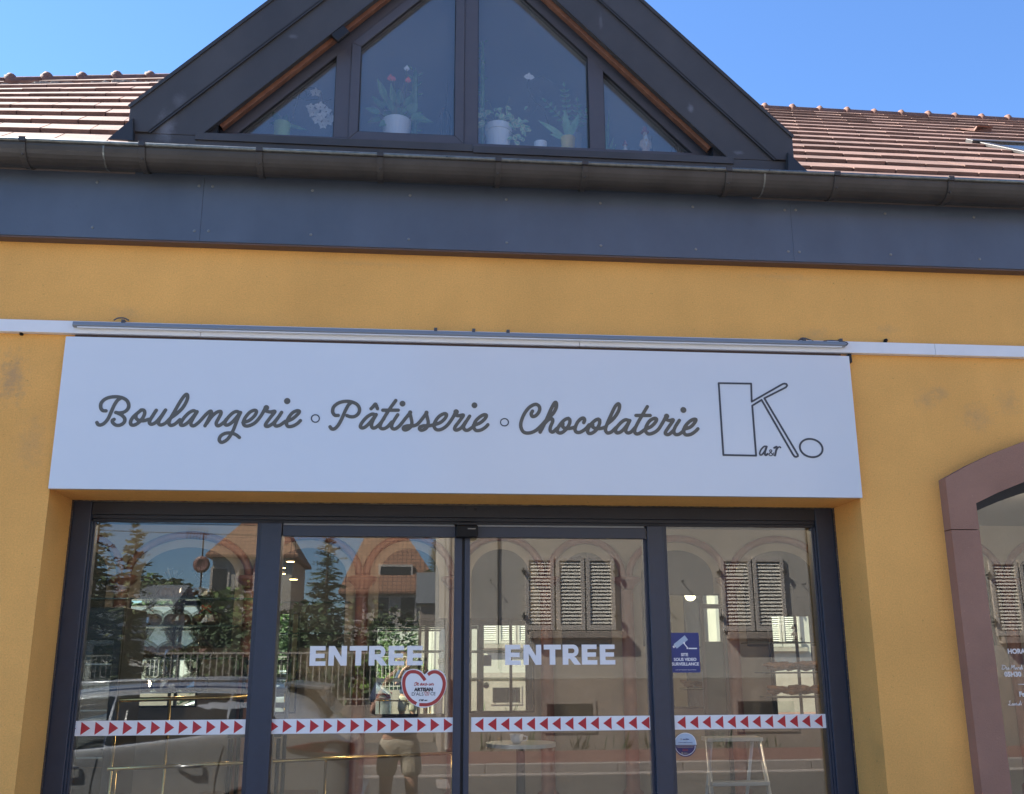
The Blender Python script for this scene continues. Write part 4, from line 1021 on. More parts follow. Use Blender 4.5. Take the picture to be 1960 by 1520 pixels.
ms_.build('stems', M['stem'], t)
# dark columnar succulents
def cactus(px, ytop, Y, wpx, label, pm):
    a = P3(px, ytop, Y); c = P3(px, 250, Y)
    t = thing('cactus', label, 'potted plant', (a.x, Y, SILLZ))
    pot(a.x, Y, SILLZ, .035, .045, pm, t)
    m = MB(); H_ = a.z-SILLZ-.04; k = wpx/1911*(Y+4.25)
    m.lathe([(k*.4, 0), (k*.5, H_*.3), (k*.48, H_*.8), (k*.3, H_*.97), (.001, H_)], (a.x, Y, SILLZ+.04), 7)
    for i in range(38):
        z = SILLZ+.05+H_*i/38; an = q.uniform(0, 6.28); rr_ = k*.45
        b = Vector((a.x+rr_*math.cos(an), Y+rr_*math.sin(an), z)); blade(m, b, b+Vector((math.cos(an), math.sin(an), .5))*k*.9, k*.25, 0, 3)
    m.build('column', M['leaf'], t, recalc=False)
cactus(795, 130, PY+.12, 14, 'dark columnar plant standing behind the coral-flowered plant', M['pot_grey'])
cactus(924, 78, PY+.10, 9, 'tall thin spiky plant just right of the dormer centre post', M['pot_grey'])
# wire ornament
p = P3(851, 240, PY); t = MB(); zt = P3(851, 205, PY).z
for k in range(6):
    a = k*math.pi/3; t.tube([(p.x+.006*math.cos(a), PY+.006*math.sin(a), zt), (p.x+.03*math.cos(a), PY+.03*math.sin(a), zt-.06), (p.x+.012*math.cos(a), PY+.012*math.sin(a), SILLZ+.006)], .0016, 5)
t.tube([(p.x+.005, PY, zt), (p.x+.012, PY, P3(851, 160).z)], .0015, 5); t.tube([(p.x+.04, PY, SILLZ), (p.x+.045, PY, P3(862, 170).z)], .0015, 5)
t.lathe([(.014, 0), (.014, .006)], (p.x, PY, SILLZ), 12)
tag(t.build('wire_ornament', M['dark_wood']), 'dark wire ornament low in the sash near the centre post', 'ornament')
# variegated trailing plant in a big white pot
cx, r_, zt = px_pot(928, 978, 246, PY-.02, .1); Y_ = PY-.04
t = thing('variegated_plant', 'large white pot with cream-edged trailing leaves right of the centre post', 'potted plant', (cx, Y_, SILLZ))
pot(cx, Y_, SILLZ, r_, zt-SILLZ, M['pot_white'], t)
m = MB(); me_ = MB(); ms_ = MB()
for i in range(70):
    if i < 42: px, py = q.gauss(950, 24), q.uniform(205, 247)
    else: px, py = q.uniform(975, 1012), q.uniform(225, 274)
    if px < 916: px = 916+q.random()*8
    c = P3(px, py, Y_+q.uniform(-.06, .04)); an = q.uniform(0, 6.28); d = Vector((math.cos(an), q.uniform(-.6, .2), math.sin(an)*.7)).normalized()*.034
    blade(me_, c-d*.5, c+d*.5, .0115, .004, 5, q.uniform(-.8, .8)); o_ = Vector((0, -.0022, 0)); blade(m, c-d*.42+o_, c+d*.40+o_, .0068, .004, 5, q.uniform(-.3, .3))
    if i % 4 == 0: ms_.tube([(cx, Y_, zt-.005), tuple((Vector((cx, Y_, zt+.02))+c)/2), tuple(c)], .0014, 5)
for (px, py) in ((975, 185), (936, 192)): ms_.tube([(cx, Y_, zt-.02), tuple(P3(px, py, Y_))], .0015, 5)
me_.build('leaf_margins', M['leaf_edge'], t); m.build('leaves', M['leaf_pale'], t); ms_.build('stems', M['stem'], t)
# small white bowl
cx, r_, zt = px_pot(1022, 1047, 273, PY-.05, .1)
tag(MB().lathe([(r_*.5, 0), (r_*.8, .012), (r_*1.0, zt-SILLZ), (r_*.92, zt-SILLZ), (r_*.7, .014)], (cx, PY-.05, SILLZ), 24).build('bowl', M['pot_white']), 'small white bowl on the dormer sill left of the yellow pot', 'bowl')
# single white orchid flower
t = thing('orchid', 'single white orchid flower on a long thin stem in the right middle light', 'potted plant', (P3(1060, 270).x, PY+.05, SILLZ))
pot(P3(1058, 270).x, PY+.05, SILLZ, .03, .05, M['pot_grey'], t)
m = MB(); m.tube(smooth_path([tuple(P3(1058, 262, PY+.05)), tuple(P3(1046, 225)), tuple(P3(1040, 208)), tuple(P3(1025, 195)), tuple(P3(1012, 175)), tuple(P3(1010, 160)), tuple(P3(1014, 150))], 6), .0018, 6)
for i in range(14):
    a = P3(q.uniform(1008, 1050), q.uniform(150, 215)); m.ball(a, .0025, n=6)
for (a_, b_) in (((1040, 208), (1050, 190)), ((1030, 200), (1022, 215)), ((1014, 150), (1035, 146)), ((1035, 146), (1060, 160))): m.tube([P3(*a_), P3(*b_)], .0011, 5)
m.build('stems', M['twig'], t)
m = MB(); c = P3(1013, 147, PY-.03)
for (ax, az, s_, w_) in ((-.9, -.1, .032, .017), (.9, -.2, .030, .016), (0, .9, .026, .010), (-.5, -.8, .022, .009), (.5, -.85, .022, .009)):
    blade(m, c, c+Vector((ax, -.1, az))*s_, w_, 0, 6, 0, .75)
m.build('flowers', M['petal'], t)
for i, (px, py, w_, dr_) in enumerate(((1032, 228, .018, .01), (1040, 252, .02, .02))):
    pass
# yellow pot with paddle leaves, zamioculcas behind
cx, r_, zt = px_pot(1073, 1101, 264, PY-.03, .1)
t = thing('paddle_leaf_plant', 'yellow pot with broad blue-green paddle leaves in the right middle light', 'potted plant', (cx, PY-.03, SILLZ))
pot(cx, PY-.03, SILLZ, r_, zt-SILLZ, M['pot_yellow'], t, rim=False)
m = MB(); b0 = Vector((cx, PY-.03, zt-.01))
for (px, py, w_, dr_) in ((1081, 210, .020, 0), (1030, 227, .017, .01), (1108, 216, .018, .005), (1052, 250, .016, .02), (1100, 235, .015, 0)):
    blade(m, b0, P3(px, py, PY-.05), w_, dr_, 8, 0, .9)
m.build('leaves', M['leaf_pale'], t)
cx = P3(1102, 262, PY+.03).x
t = thing('glossy_leaf_plant', 'grey pot with upright stems of small dark paired leaves behind the yellow pot', 'potted plant', (cx, PY+.05, SILLZ))
pot(cx, PY+.05, SILLZ, .035, P3(1102, 259, PY+.05).z-SILLZ, M['pot_grey'], t, rim=False)
m = MB(); ms_ = MB()
for (x0, y0, x1, y1, n_) in ((1090, 255, 1080, 166, 9), (1100, 255, 1045, 195, 7), (1105, 255, 1105, 195, 6), (1100, 258, 1120, 215, 5)):
    a = P3(x0, y0, PY+.05); b = P3(x1, y1, PY+.05); ms_.tube([a, b], .0022, 5); d = (b-a).normalized(); s_ = d.cross(Vector((0, 1, 0)))
    for k in range(2, n_):
        c = a.lerp(b, k/n_)
        for sg_ in (-1, 1): blade(m, c, c+(s_*sg_*.8+d*.5)*.034, .0085, .003, 5, q.uniform(-.4, .4))
    blade(m, b, b+d*.03, .008)
m.build('leaves', M['leaf'], t); ms_.build('stems', M['stem'], t)
# fern-like plant in the right triangle
cx = P3(1158, 275, PY+.02).x
t = thing('small_plant', 'teal pot with dark pointed leaves at the left edge of the right triangle', 'potted plant', (cx, PY+.02, SILLZ))
pot(cx, PY+.02, SILLZ, .018, .05, M['pot_teal'], t)
m = MB(); b0 = Vector((cx, PY+.02, SILLZ+.05))
for (px, py) in ((1166, 208), (1175, 262), (1180, 275), (1160, 240)): blade(m, b0, P3(px, py, PY), .010, .0)
m.build('leaves', M['leaf'], t)
# carved figures
def figurine(px0, px1, ytop, Y, label, grp=None):
    a = P3((px0+px1)/2, ytop, Y); h = a.z-SILLZ; w_ = (P3(px1, ytop, Y).x-P3(px0, ytop, Y).x)/2
    t = thing('carved_figure', label, 'figurine', (a.x, Y, SILLZ), grp)
    c = (a.x, Y, SILLZ)
    MB().lathe([(w_*.62, 0), (w_*.66, h*.03), (w_*.6, h*.1), (w_*.72, h*.14), (w_*.60, h*.40), (w_*.66, h*.62), (w_*.36, h*.70), (w_*.30, h*.72)], c, 18, sy=.8).build('robe', M['carved'], t, smooth=True)
    m = MB(); m.ball((c[0], Y, SILLZ+h*.78), w_*.34, w_*.32, h*.075); m.build('head', M['carved'], t, smooth=True)
    m = MB(); blade(m, (c[0], Y-w_*.34, SILLZ+h*.76), (c[0], Y-w_*.7, SILLZ+h*.46), w_*.26, 0, 5, 0, .6); m.build('beard', M['petal'], t)
    m = MB(); m.lathe([(w_*.62, 0), (w_*.62, h*.012), (w_*.36, h*.02), (w_*.33, h*.12), (w_*.10, h*.16)], (c[0], Y, SILLZ+h*.83), 20); m.build('hat', M['felt_red'], t)
    for s in (-1, 1):
        m = MB(); m.tube([(c[0]+s*w_*.5, Y, SILLZ+h*.64), (c[0]+s*w_*.82, Y-w_*.1, SILLZ+h*.52), (c[0]+s*w_*.62, Y-w_*.6, SILLZ+h*.42)], [w_*.20, w_*.18, w_*.12], 8); m.build('arm', M['carved'], t, smooth=True)
    m = MB(); m.tube([(c[0]+w_*.85, Y-w_*.5, SILLZ+.001), (c[0]+w_*.75, Y-w_*.6, SILLZ+h*.7)], w_*.06, 6); m.build('staff', M['dark_wood'], t)
    m = MB(); m.ball((c[0]-w_*.75, Y, SILLZ+h*.4), w_*.25, w_*.2, h*.07); m.build('sack', M['dark_wood'], t, smooth=True)
figurine(1221, 1247, 240, PY-.04, 'bearded wooden figure in a dusty red hat in the right triangular light')
figurine(1188, 1204, 268, PY-.02, 'smaller wooden figure on the dormer sill beside the bearded one')
m = MB()
for k in range(5):
    a = P3(1285+k*7, 291, PY-.05); m.tube([a, a+Vector((.01, 0, .03+.01*(k % 2))), a+Vector((.03, 0, .035)), a+Vector((.035, 0, .0))], .0013, 5)
tag(m.build('wire_ornament', M['dark_wood']), 'tiny curled wire ornament at the far right tip of the dormer sill', 'ornament')

# ================================================================== SHOP INTERIOR seen through the glass
M['plaster'] = mat('cream_plaster', (.27, .24, .20), .9, var=.08, vscale=3, bump=.2, bscale=20)
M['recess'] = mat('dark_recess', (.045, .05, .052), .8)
M['moulding'] = mat('terracotta_moulding', (.21, .085, .066), .5, col2=(.12, .05, .042), vscale=7)
M['floor_in'] = mat('brown_floor_tile', (.055, .04, .032), .35, var=.15, vscale=4)
M['ceil_in'] = mat('ceiling_paint', (.2, .2, .2), .9)
M['mirror'] = mat('antique_mirror', (.80, .86, .74), 0.0, metal=1)
M['brass'] = mat('brass', (.75, .55, .22), .22, metal=1)
M['shelf'] = mat('dark_glass_shelf', (.02, .035, .03), .15)
M['crust'] = mat('dark_crust', (.055, .026, .014), .6, var=.4, vscale=30, bump=.3, bscale=60, obj=True)
M['cello'] = glass_mat('cellophane', .22, (.93, .93, .90))
M['ribbon'] = mat('dark_ribbon', (.03, .015, .02), .4)
M['red'] = mat('red_ribbon', (.35, .02, .02), .4)
M['warm'] = mat('warm_lamp', (1, .62, .25), .5, emit=5)
M['black_wood'] = mat('black_lacquer', (.012, .011, .011), .35)
M['chrome'] = mat('pale_metal', (.55, .57, .58), .35, metal=.5)
BY = 6.70
tag(MB().box(-6.899, 8.699, .43, 9.59, -.08, .10).build('floor', M['floor_in']), kind='structure')
tag(MB().box(-6.899, 8.699, .43, 9.59, 3.12, 3.25).build('ceiling', M['ceil_in']), kind='structure')
tag(MB().box(-6.899, 8.699, BY+.06, BY+.2, .101, 3.119).build('back_wall', M['plaster']), kind='structure')
iw = MB(); a_, b_ = .3005, .318
for x0, x1, z0, z1 in ((-6.899, -5.6, .101, 3.119), (-5.6, -2.02, .101, .7), (-5.6, -2.02, 2.98, 3.119), (-2.02, XL, .101, 3.119), (XL, XR, ZT+.003, 3.119), (XR, AXI, .101, 3.119), (AXI, 2*AXC-AXI, 2.70, 3.119), (AXI, 2*AXC-AXI, .101, .55), (2*AXC-AXI, 4.6, .101, 3.119), (4.6, 7.7, .101, .55), (4.6, 7.7, 2.98, 3.119), (7.7, 8.699, .101, 3.119)):
    iw.box(x0+.0005, x1-.0005, a_, b_, z0, z1)
iw.box(-6.899, -6.88, .32, BY, .101, 3.119); iw.box(8.68, 8.699, .32, BY, .101, 3.119)
iw.build('inner_lining', M['plaster'], shop)
colx = [at(px, 1107, BY).x for px in (-330, -130, 60, 235, 481, 694, 872, 1045, 1199, 1396, 1590, 1760, 1925, 2100)]
capz = at(694, 1110, BY).z
arc_ = thing('arcade', 'plaster arcade with terracotta columns and round arches along the back of the shop', 'arcade', ((colx[0]+colx[-1])/2, BY, .1))
for i, X in enumerate(colx):
    m = MB(); m.lathe([(.11, .1), (.11, .3), (.075, .33), (.068, capz-.12), (.07, capz-.1)], (X, BY, 0), 18); cshaft = m.build('column', M['moulding'], arc_, smooth=True)
    m = MB(); m.lathe([(.08, -.10), (.085, -.07), (.15, -.01), (.155, .03), (.12, .04)], (X, BY-.01, capz), 18); m.build('capital', M['moulding'], cshaft, smooth=True)
for a, b in zip(colx[:-1], colx[1:]):
    cxx = (a+b)/2; rx = (b-a)/2-.035; rz = min(rx, .44)*.98
    pts = [(cxx-rx*math.cos(t_), BY+.03, capz+.04+rz*math.sin(t_)) for t_ in np.linspace(0, math.pi, 22)]
    arch = MB().tube(pts, .042, 8).build('arch', M['moulding'], arc_, smooth=True)
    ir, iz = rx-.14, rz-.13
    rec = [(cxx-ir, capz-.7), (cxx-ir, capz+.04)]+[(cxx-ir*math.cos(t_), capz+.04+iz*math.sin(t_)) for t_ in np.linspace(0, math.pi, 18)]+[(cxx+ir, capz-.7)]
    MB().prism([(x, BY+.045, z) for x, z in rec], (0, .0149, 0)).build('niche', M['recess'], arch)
# mirrors between the columns
mir_rects = [(252, 372, 1150, 1350, 'tall mirror behind the bagged loaves on the left'), (531, 562, 1176, 1362, 'narrow mirror strip beside the left mullion'), (718, 850, 1187, 1366, 'mirror behind the left door showing the photographer'),
             (903, 1020, 1187, 1360, 'square mirror behind the right door showing the shutters again'), (1282, 1386, 1140, 1352, 'mirror behind the blue surveillance sticker'), (1472, 1562, 1180, 1372, 'mirror behind the bread baskets on the right')]
for x0, x1, y0, y1, lab in mir_rects:
    a = at(x0, y0, BY-.09); b = at(x1, y1, BY-.09)
    t = thing('wall_mirror', lab, 'mirror', ((a.x+b.x)/2, BY-.06, b.z), 'mirrors on the back wall')
    MB().box(a.x, b.x, BY-.090, BY-.082, b.z, a.z).build('mirror_pane', M['mirror'], t)
    m = MB(); m.box(a.x-.02, b.x+.02, BY-.081, BY-.066, b.z-.02, a.z+.02); m.box(a.x+(b.x-a.x)*.62, a.x+(b.x-a.x)*.62+.03, BY-.10, BY-.091, b.z, a.z); m.build('batten', M['black_wood'], t)
# dark fridge cabinet at the left
CY = 3.0; a = at(163, 1162, CY); b = at(240, 1162, CY)
t = thing('display_fridge', 'tall black refrigerated cabinet with a glass door at the left end of the shop', 'fridge', ((a.x+b.x)/2, CY, .1))
m = MB(); x0, x1, zt = a.x-.02, b.x, a.z
m.box(x0, x1, CY+.02, CY+.6, .12, zt); m.build('body', M['black_wood'], t, bevel=.01)
m = MB(); m.box(x0, x1, CY-.02, CY+.019, zt-.22, zt-.002); m.box(x0, x0+.05, CY-.02, CY+.019, .12, zt-.2201); m.box(x1-.05, x1, CY-.02, CY+.019, .12, zt-.2201); m.build('door', M['black_wood'], t, bevel=.003)
MB().box(x0+.052, x1-.052, CY-.015, CY-.008, .14, zt-.2205).build('pane', M['glass'], t)
m = MB()
for k in range(5): m.box(x0+.06, x1-.06, CY-.005, CY+.015, .4+k*.3, .41+k*.3)
m.build('shelf', M['chrome'], t)
# shelves with bagged loaves
SYY = 5.9
def shelf(px0, px1, py, lab, Y=SYY, dpt=.26):
    a = at(px0, py, Y); b = at(px1, py, Y)
    tag(MB().box(a.x, b.x, Y, Y+dpt, a.z-.008, a.z+.004).build('glass_shelf', M['shelf']), lab, 'shelf', 'thin dark glass shelves'); return a.z+.004
zs_ = [shelf(160, 506, 1145, 'top dark shelf behind the left side light'), shelf(250, 456, 1198, 'second dark shelf from the top behind the left side light'), shelf(250, 452, 1261, 'third dark shelf from the top behind the left side light'), shelf(250, 440, 1326, 'lowest dark shelf behind the left side light')]
shelf(535, 670, 1152, 'upper dark shelf above the left ENTREE'); shelf(535, 670, 1212, 'lower dark shelf just over the left ENTREE'); shelf(718, 850, 1199, 'dark shelf across the mirror of the left door leaf'); shelf(718, 850, 1246, 'dark shelf behind the last letters of the left ENTREE')
shelf(903, 1022, 1246, 'dark shelf behind the first letters of the right ENTREE')
def make_loaf(name, label, x, y, z, s, ribm, grp):
    t = thing(name, label, 'bagged loaf', (x, y, z), grp); rr = random.Random(int(x*1000))
    m = MB()
    for dx in (-.055, 0, .055): m.ball((x+dx*s, y, z+.05*s), .062*s, .07*s, .055*s, 12)
    m.build('loaf', M['crust'], t, smooth=True)
    b = MB(); b.lathe([(.115*s, .001), (.135*s, .03*s), (.13*s, .09*s), (.08*s, .125*s), (.018*s, .15*s), (.02*s, .16*s), (.06*s, .21*s), (.085*s, .25*s)], (x, y, z), 14, sy=.75)
    b.v = [(v[0]+rr.uniform(-.008, .008)*s, v[1]+rr.uniform(-.008, .008)*s, v[2]+(rr.uniform(-.012, .012)*s if v[2] > z+.02 else 0)) for v in b.v]
    b.f = [f for f in b.f if len(f) == 4]; b.m = b.m[:len(b.f)]
    bg = b.build('bag', M['cello'], t, recalc=False)
    c = MB()
    for k in range(16):
        a_ = rr.uniform(0, 6.28); rd_ = rr.uniform(.03, .09)*s; c.tube([(x, y, z+.15*s), (x+rd_*.6*math.cos(a_), y+rd_*.5*math.sin(a_), z+.20*s), (x+rd_*math.cos(a_+.3), y+rd_*math.sin(a_), z+rr.uniform(.22, .28)*s)], .0022*s, 4)
    c.build('crinkle', M['screw'], bg)
    c = MB()
    for sg_ in (-1, 1): c.tube([(x, y-.02*s, z+.152*s), (x+sg_*.03*s, y-.03*s, z+.175*s), (x+sg_*.045*s, y-.03*s, z+.16*s), (x, y-.02*s, z+.150*s), (x+sg_*.05*s, y-.04*s, z+.11*s)], .004*s, 5)
    c.build('ribbon', ribm, t)
    return t
names = {0: 'top', 1: 'second', 2: 'third', 3: 'lowest'}
k = 0
for row, xs_ in ((0, (322, 378)), (1, (283, 338, 392)), (2, (279, 331, 383)), (3, (279, 328, 377))):
    for j, px in enumerate(xs_):
        X = at(px, 1200, SYY+.13).x; pos = ('left' if j == 0 else ('right' if j == len(xs_)-1 else 'middle'))
        make_loaf('bagged_loaf', 'dark loaf in a clear bag with ribbon, %s on the %s glass shelf' % (pos, names[row]), X, SYY+.13, zs_[row]+.001, 1.12, M['red'] if row == 1 and j == 2 else M['ribbon'], 'bagged loaves on the glass shelves')
# baskets of bread on the right
def basket(px0, px1, py, Y, lab):
    a = at(px0, py, Y); b = at(px1, py, Y); x0, x1, z = a.x, b.x, a.z
    t = thing('bread_basket', lab, 'basket', ((x0+x1)/2, Y, z), 'bread baskets on the right shelves'); rr = random.Random(px0+py)
    m = MB(); m.box(x0, x1, Y, Y+.3, z-.012, z); m.build('tray', M['black_wood'], t)
    c = MB()
    for i in range(int((x1-x0)/.05)*2):
        p_ = (rr.uniform(x0+.04, x1-.04), Y+rr.uniform(.03, .25), z+.03+rr.random()*.05); an = rr.uniform(-.6, .6); L = rr.uniform(.05, .09)
        c.tube([(p_[0]-L*math.cos(an), p_[1], p_[2]-L*.3*math.sin(an)), p_, (p_[0]+L*math.cos(an), p_[1]+.02, p_[2]+L*.4*math.sin(an))], [.012, .026, .012], 8)
    c.build('rolls', M['rolls'], t, smooth=True)
M['rolls'] = mat('crusty_rolls', (.30, .14, .06), .7, col2=(.10, .04, .02), vscale=18)
basket(1465, 1600, 1287, 5.0, 'heap of crusty rolls on the middle shelf of the right side light')
basket(1475, 1610, 1334, 5.0, 'heap of crusty rolls on the lower shelf of the right side light')
shelf(1435, 1600, 1230, 'dark shelf above the crusty rolls on the right', 5.0)
b = thing('bell_stand', 'little tiered metal bell stand on the upper right shelf', 'ornament', (at(1520, 1228, 5.1).x, 5.1, at(1520, 1228, 5.0).z+.004))
m = MB(); zz = b.location.z; X = b.location.x
m.lathe([(.03, 0), (.005, .01), (.004, .05), (.03, .05), (.012, .08), (.004, .085), (.004, .11), (.024, .11), (.008, .135), (.003, .15)], (X, 5.1, zz), 14); m.build('bells', M['chrome'], b)
# easel, step ladder
def pole(mb, pts, Y, r): mb.tube([tuple(at(px, py, Y+dy)) for px, py, dy in pts], r, 8)
t = thing('chalkboard_easel', 'dark upright frame of a display board behind the blue sticker', 'display frame', (at(1365, 1300, 3.6).x, 3.6, .1))
m = MB(); a = at(1342, 1156, 3.6); b = at(1384, 1156, 3.6)
for X in (a.x, b.x): m.box(X-.014, X+.014, 3.6, 3.63, .101, a.z)
m.box(a.x+.0141, b.x-.0141, 3.601, 3.629, a.z-.035, a.z-.001); m.box(a.x+.0141, b.x-.0141, 3.601, 3.629, 1.02, 1.05); m.build('frame', M['black_wood'], t)
MB().box(a.x+.015, b.x-.015, 3.61, 3.62, 1.051, at(1342, 1228, 3.6).z).build('board', M['shelf'], t)
t = thing('step_ladder', 'pale metal step ladder standing inside the right side light', 'ladder', (at(1400, 1500, 2.2).x, 2.2, .1))
m = MB(); LYd = 2.2
for X0, X1, dy in ((1353, 1352, 0), (1452, 1482, 0)):
    p_ = at(X0, 1412, LYd); q_ = at(X1, 1600, LYd); m.tube([p_, Vector((q_.x, LYd-.25, .12))], .014, 8)
for X0 in (1362, 1440):
    p_ = at(X0, 1412, LYd+.05); m.tube([p_, Vector((p_.x, LYd+.55, .12))], .012, 8)
m.build('side_rail', M['chrome'], t, smooth=True)
m = MB(); a = at(1350, 1415, LYd); b = at(1455, 1415, LYd); m.box(a.x, b.x, LYd-.06, LYd+.10, a.z-.012, a.z+.012)
for f_ in (.25, .5, .75):
    z_ = a.z*(1-f_)+.12*f_; m.box(a.x+.0, b.x+.03*f_, LYd-.25*f_-.05, LYd-.25*f_+.05, z_-.012, z_+.012)
m.build('tread', M['chrome'], t, bevel=.003)
# brass rails
t = thing('brass_rail', 'upper brass guard rail on thin posts behind the left side light and car reflection', 'rail', (at(340, 1400, 2.4).x, 2.4, .1))
m = MB(); a = at(228, 1340, 2.4); b = at(520, 1333, 2.7); m.tube([a, b], .014, 10); m.build('top_tube', M['brass'], t, smooth=True)
for px in (326, 235, 470):
    p_ = at(px, 1336, 2.5); m = MB(); f_ = (p_.x-a.x)/(b.x-a.x); y_ = a.y+(b.y-a.y)*f_; m.tube([(p_.x, y_, a.z+(b.z-a.z)*f_-.012), (p_.x, y_, .101)], .009, 8); m.build('post', M['brass'], t, smooth=True)
t = thing('brass_rail', 'lower brass rail running slantwise behind both left panes under the arrow tape', 'rail', (at(500, 1450, 1.6).x, 1.6, .1))
m = MB(); a = at(205, 1472, 1.3); b = at(880, 1441, 2.3); m.tube([a, b], .011, 10); m.build('top_tube', M['brass'], t, smooth=True)
for px in (215, 622, 872):
    f_ = (at(px, 1450, 1.8).x-a.x)/(b.x-a.x); p_ = a.lerp(b, min(max(f_, .02), .98)); m = MB(); m.tube([p_-Vector((0, 0, .01)), (p_.x, p_.y, .101)], .008, 8); m.build('post', M['brass'], t, smooth=True)
# chair on a plinth, cup on a tall table
CYY = 4.2; a = at(530, 1258, CYY); b = at(553, 1258, CYY); zf = .62
t = thing('chair', 'black ladder-back chair standing high beside the left mullion', 'chair', ((a.x+b.x)/2, CYY, zf))
zt = a.z; xa3, xb3 = a.x-.26, b.x
for X in (xa3, xb3):
    MB().tube([(X, CYY, zf), (X, CYY, zf+.45), (X+.01, CYY+.04, zt)], .016, 8).build('leg', M['black_wood'], t); MB().tube([(X, CYY-.38, zf), (X, CYY-.38, zf+.44)], .016, 8).build('leg', M['black_wood'], t)
MB().box(xa3-.02, xb3+.02, CYY-.40, CYY+.02, zf+.45, zf+.48).build('seat', M['black_wood'], t, bevel=.006)
m = MB()
for k in range(4): m.box(xa3, xb3, CYY+.015, CYY+.03, zt-.06-k*.11, zt-.02-k*.11)
m.build('backrest', M['black_wood'], t)
tag(MB().box(xa3-.3, xb3+.25, CYY-.5, CYY+.3, .101, zf-.001).build('plinth', M['dark_wood'], bevel=.01), 'low dark wooden plinth under the black chair', 'plinth')
TY = 1.6; a = at(1000, 1424, TY)
t = thing('bar_table', 'small round tall table behind the right door leaf', 'table', (a.x, TY, .1))
m = MB(); m.lathe([(.2, 0), (.2, .02)], (a.x, TY+.1, a.z-.02), 28); m.build('table_top', M['chrome'], t); m = MB(); m.lathe([(.18, .101), (.03, .13), (.025, a.z-.021)], (a.x, TY+.1, 0), 20); m.build('column', M['black_wood'], t)
t = thing('coffee_cup', 'white coffee cup on the small round table', 'cup', (a.x-.03, TY, a.z))
m = MB(); m.lathe([(.018, 0), (.032, .01), (.04, .05), (.036, .05), (.028, .014)], (a.x-.03, TY+.03, a.z+.001), 20); m.build('cup', M['pot_white'], t, smooth=True)
m = MB(); m.tube([(a.x+.008, TY+.03, a.z+.042), (a.x+.03, TY+.03, a.z+.036), (a.x+.028, TY+.03, a.z+.018), (a.x+.004, TY+.03, a.z+.014)], .004, 6); m.build('handle', M['pot_white'], t)
# warm spot lamps
for i, (px, py, lab) in enumerate(((556, 1075, 'topmost'), (539, 1087, 'second'), (539, 1098, 'third'), (562, 1109, 'lowest'))):
    Y = 6.45-.0*i; p_ = at(px, py, Y)
    t = thing('spot_lamp', lab+' of the four warm glowing spot lamps by the left mullion', 'lamp', tuple(p_), 'warm spot lamps')
    m = MB(); m.lathe([(.045, .0), (.047, .012), (.02, .02)], (p_.x, Y, p_.z), 16); m.tube([(p_.x, Y, p_.z+.02), (p_.x, Y, 3.119)], .003, 6); m.build('housing', M['black_wood'], t)
    m = MB(); m.lathe([(.040, -.004), (.040, -.001)], (p_.x, Y, p_.z), 16); m.build('bulb', M['warm'], t)
def added_ceiling_lamp(x, y, e, lab):  # lamps added to brighten the shop interior
    t = thing('added_ceiling_lamp', lab, 'lamp', (x, y, 3.09), 'round ceiling lamps added to brighten the shop')
    MB().lathe([(.09, .0), (.10, .028)], (x, y, 3.09), 20).build('housing', M['pot_white'], t)
    MB().lathe([(.075, -.004), (.075, -.001)], (x, y, 3.09), 20).build('diffuser', M['warm'], t)
    l = bpy.data.lights.new('fill_light', 'POINT'); l.energy = e; l.color = (1, .80, .58); l.shadow_soft_size = .12
    o = bpy.data.objects.new('fill_light', l); COL.objects.link(o); o.parent = t; o.location = (0, 0, -.12)
added_ceiling_lamp(-2.2, 4.4, 13, 'added round warm ceiling lamp over the bagged loaves'); added_ceiling_lamp(.3, 4.4, 13, 'added round warm ceiling lamp behind the sliding doors')
added_ceiling_lamp(2.8, 2.2, 13, 'added round warm ceiling lamp behind the right side light'); added_ceiling_lamp(5.8, 4.0, 13, 'added round warm ceiling lamp behind the arched window')

# ================================================================== ACROSS THE STREET (seen mirrored in the shop glass)
M['cream'] = mat('cream_render', (.44, .40, .345), .9, var=.08, vscale=1.5, bump=.2, bscale=30)
M['pale_wall'] = mat('pale_render', (.68, .66, .60), .9, var=.06)
M['plinth'] = mat('stone_grey_plinth', (.34, .28, .23), .9, var=.15, vscale=3, bump=.3, bscale=20)
M['shutter'] = mat('beige_shutter_paint', (.50, .44, .38), .6, var=.06, vscale=8)
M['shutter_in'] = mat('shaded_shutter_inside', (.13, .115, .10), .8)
M['slat'] = mat('louvre_slat', (.72, .66, .56), .55)
M['iron'] = mat('dark_iron', (.03, .025, .022), .5)
M['pvc'] = mat('grey_downpipe', (.42, .38, .33), .5)
M['red_tile'] = mat('orange_roof_tile', (.27, .14, .085), .85, col2=(.20, .095, .06), vscale=3, bump=.4, bscale=8)
M['slate'] = mat('grey_slate', (.13, .14, .15), .6, var=.2, vscale=6)
M['dark_win'] = mat('dark_window', (.02, .02, .022), .15)
M['bark'] = mat('bark', (.09, .065, .045), .9, var=.3, vscale=6)
def foliage(name, c, c2):
    return mat(name, c, .7, col2=c2, vscale=.9, island=.35)
M['fir'] = foliage('fir_needles', (.028, .055, .022), (.055, .085, .032)); M['fir_pale'] = foliage('pale_conifer', (.16, .17, .07), (.10, .13, .05))
M['tree'] = foliage('tree_leaves', (.05, .10, .02), (.09, .15, .03)); M['tree_dark'] = foliage('dark_tree_leaves', (.03, .06, .02), (.055, .085, .025)); M['bush'] = foliage('bright_bush', (.10, .19, .03), (.16, .24, .05))
OY = -13.4
hx0, hx1 = .53, 7.45
t = thing('opposite_house', 'cream house across the street with louvred shutters and a grey downpipe', 'house', ((hx0+hx1)/2, OY, 0))
m = MB(); m.box(hx0, hx1, OY-8, OY, 1.325, 7.2); m.build('wall', M['cream'], t)
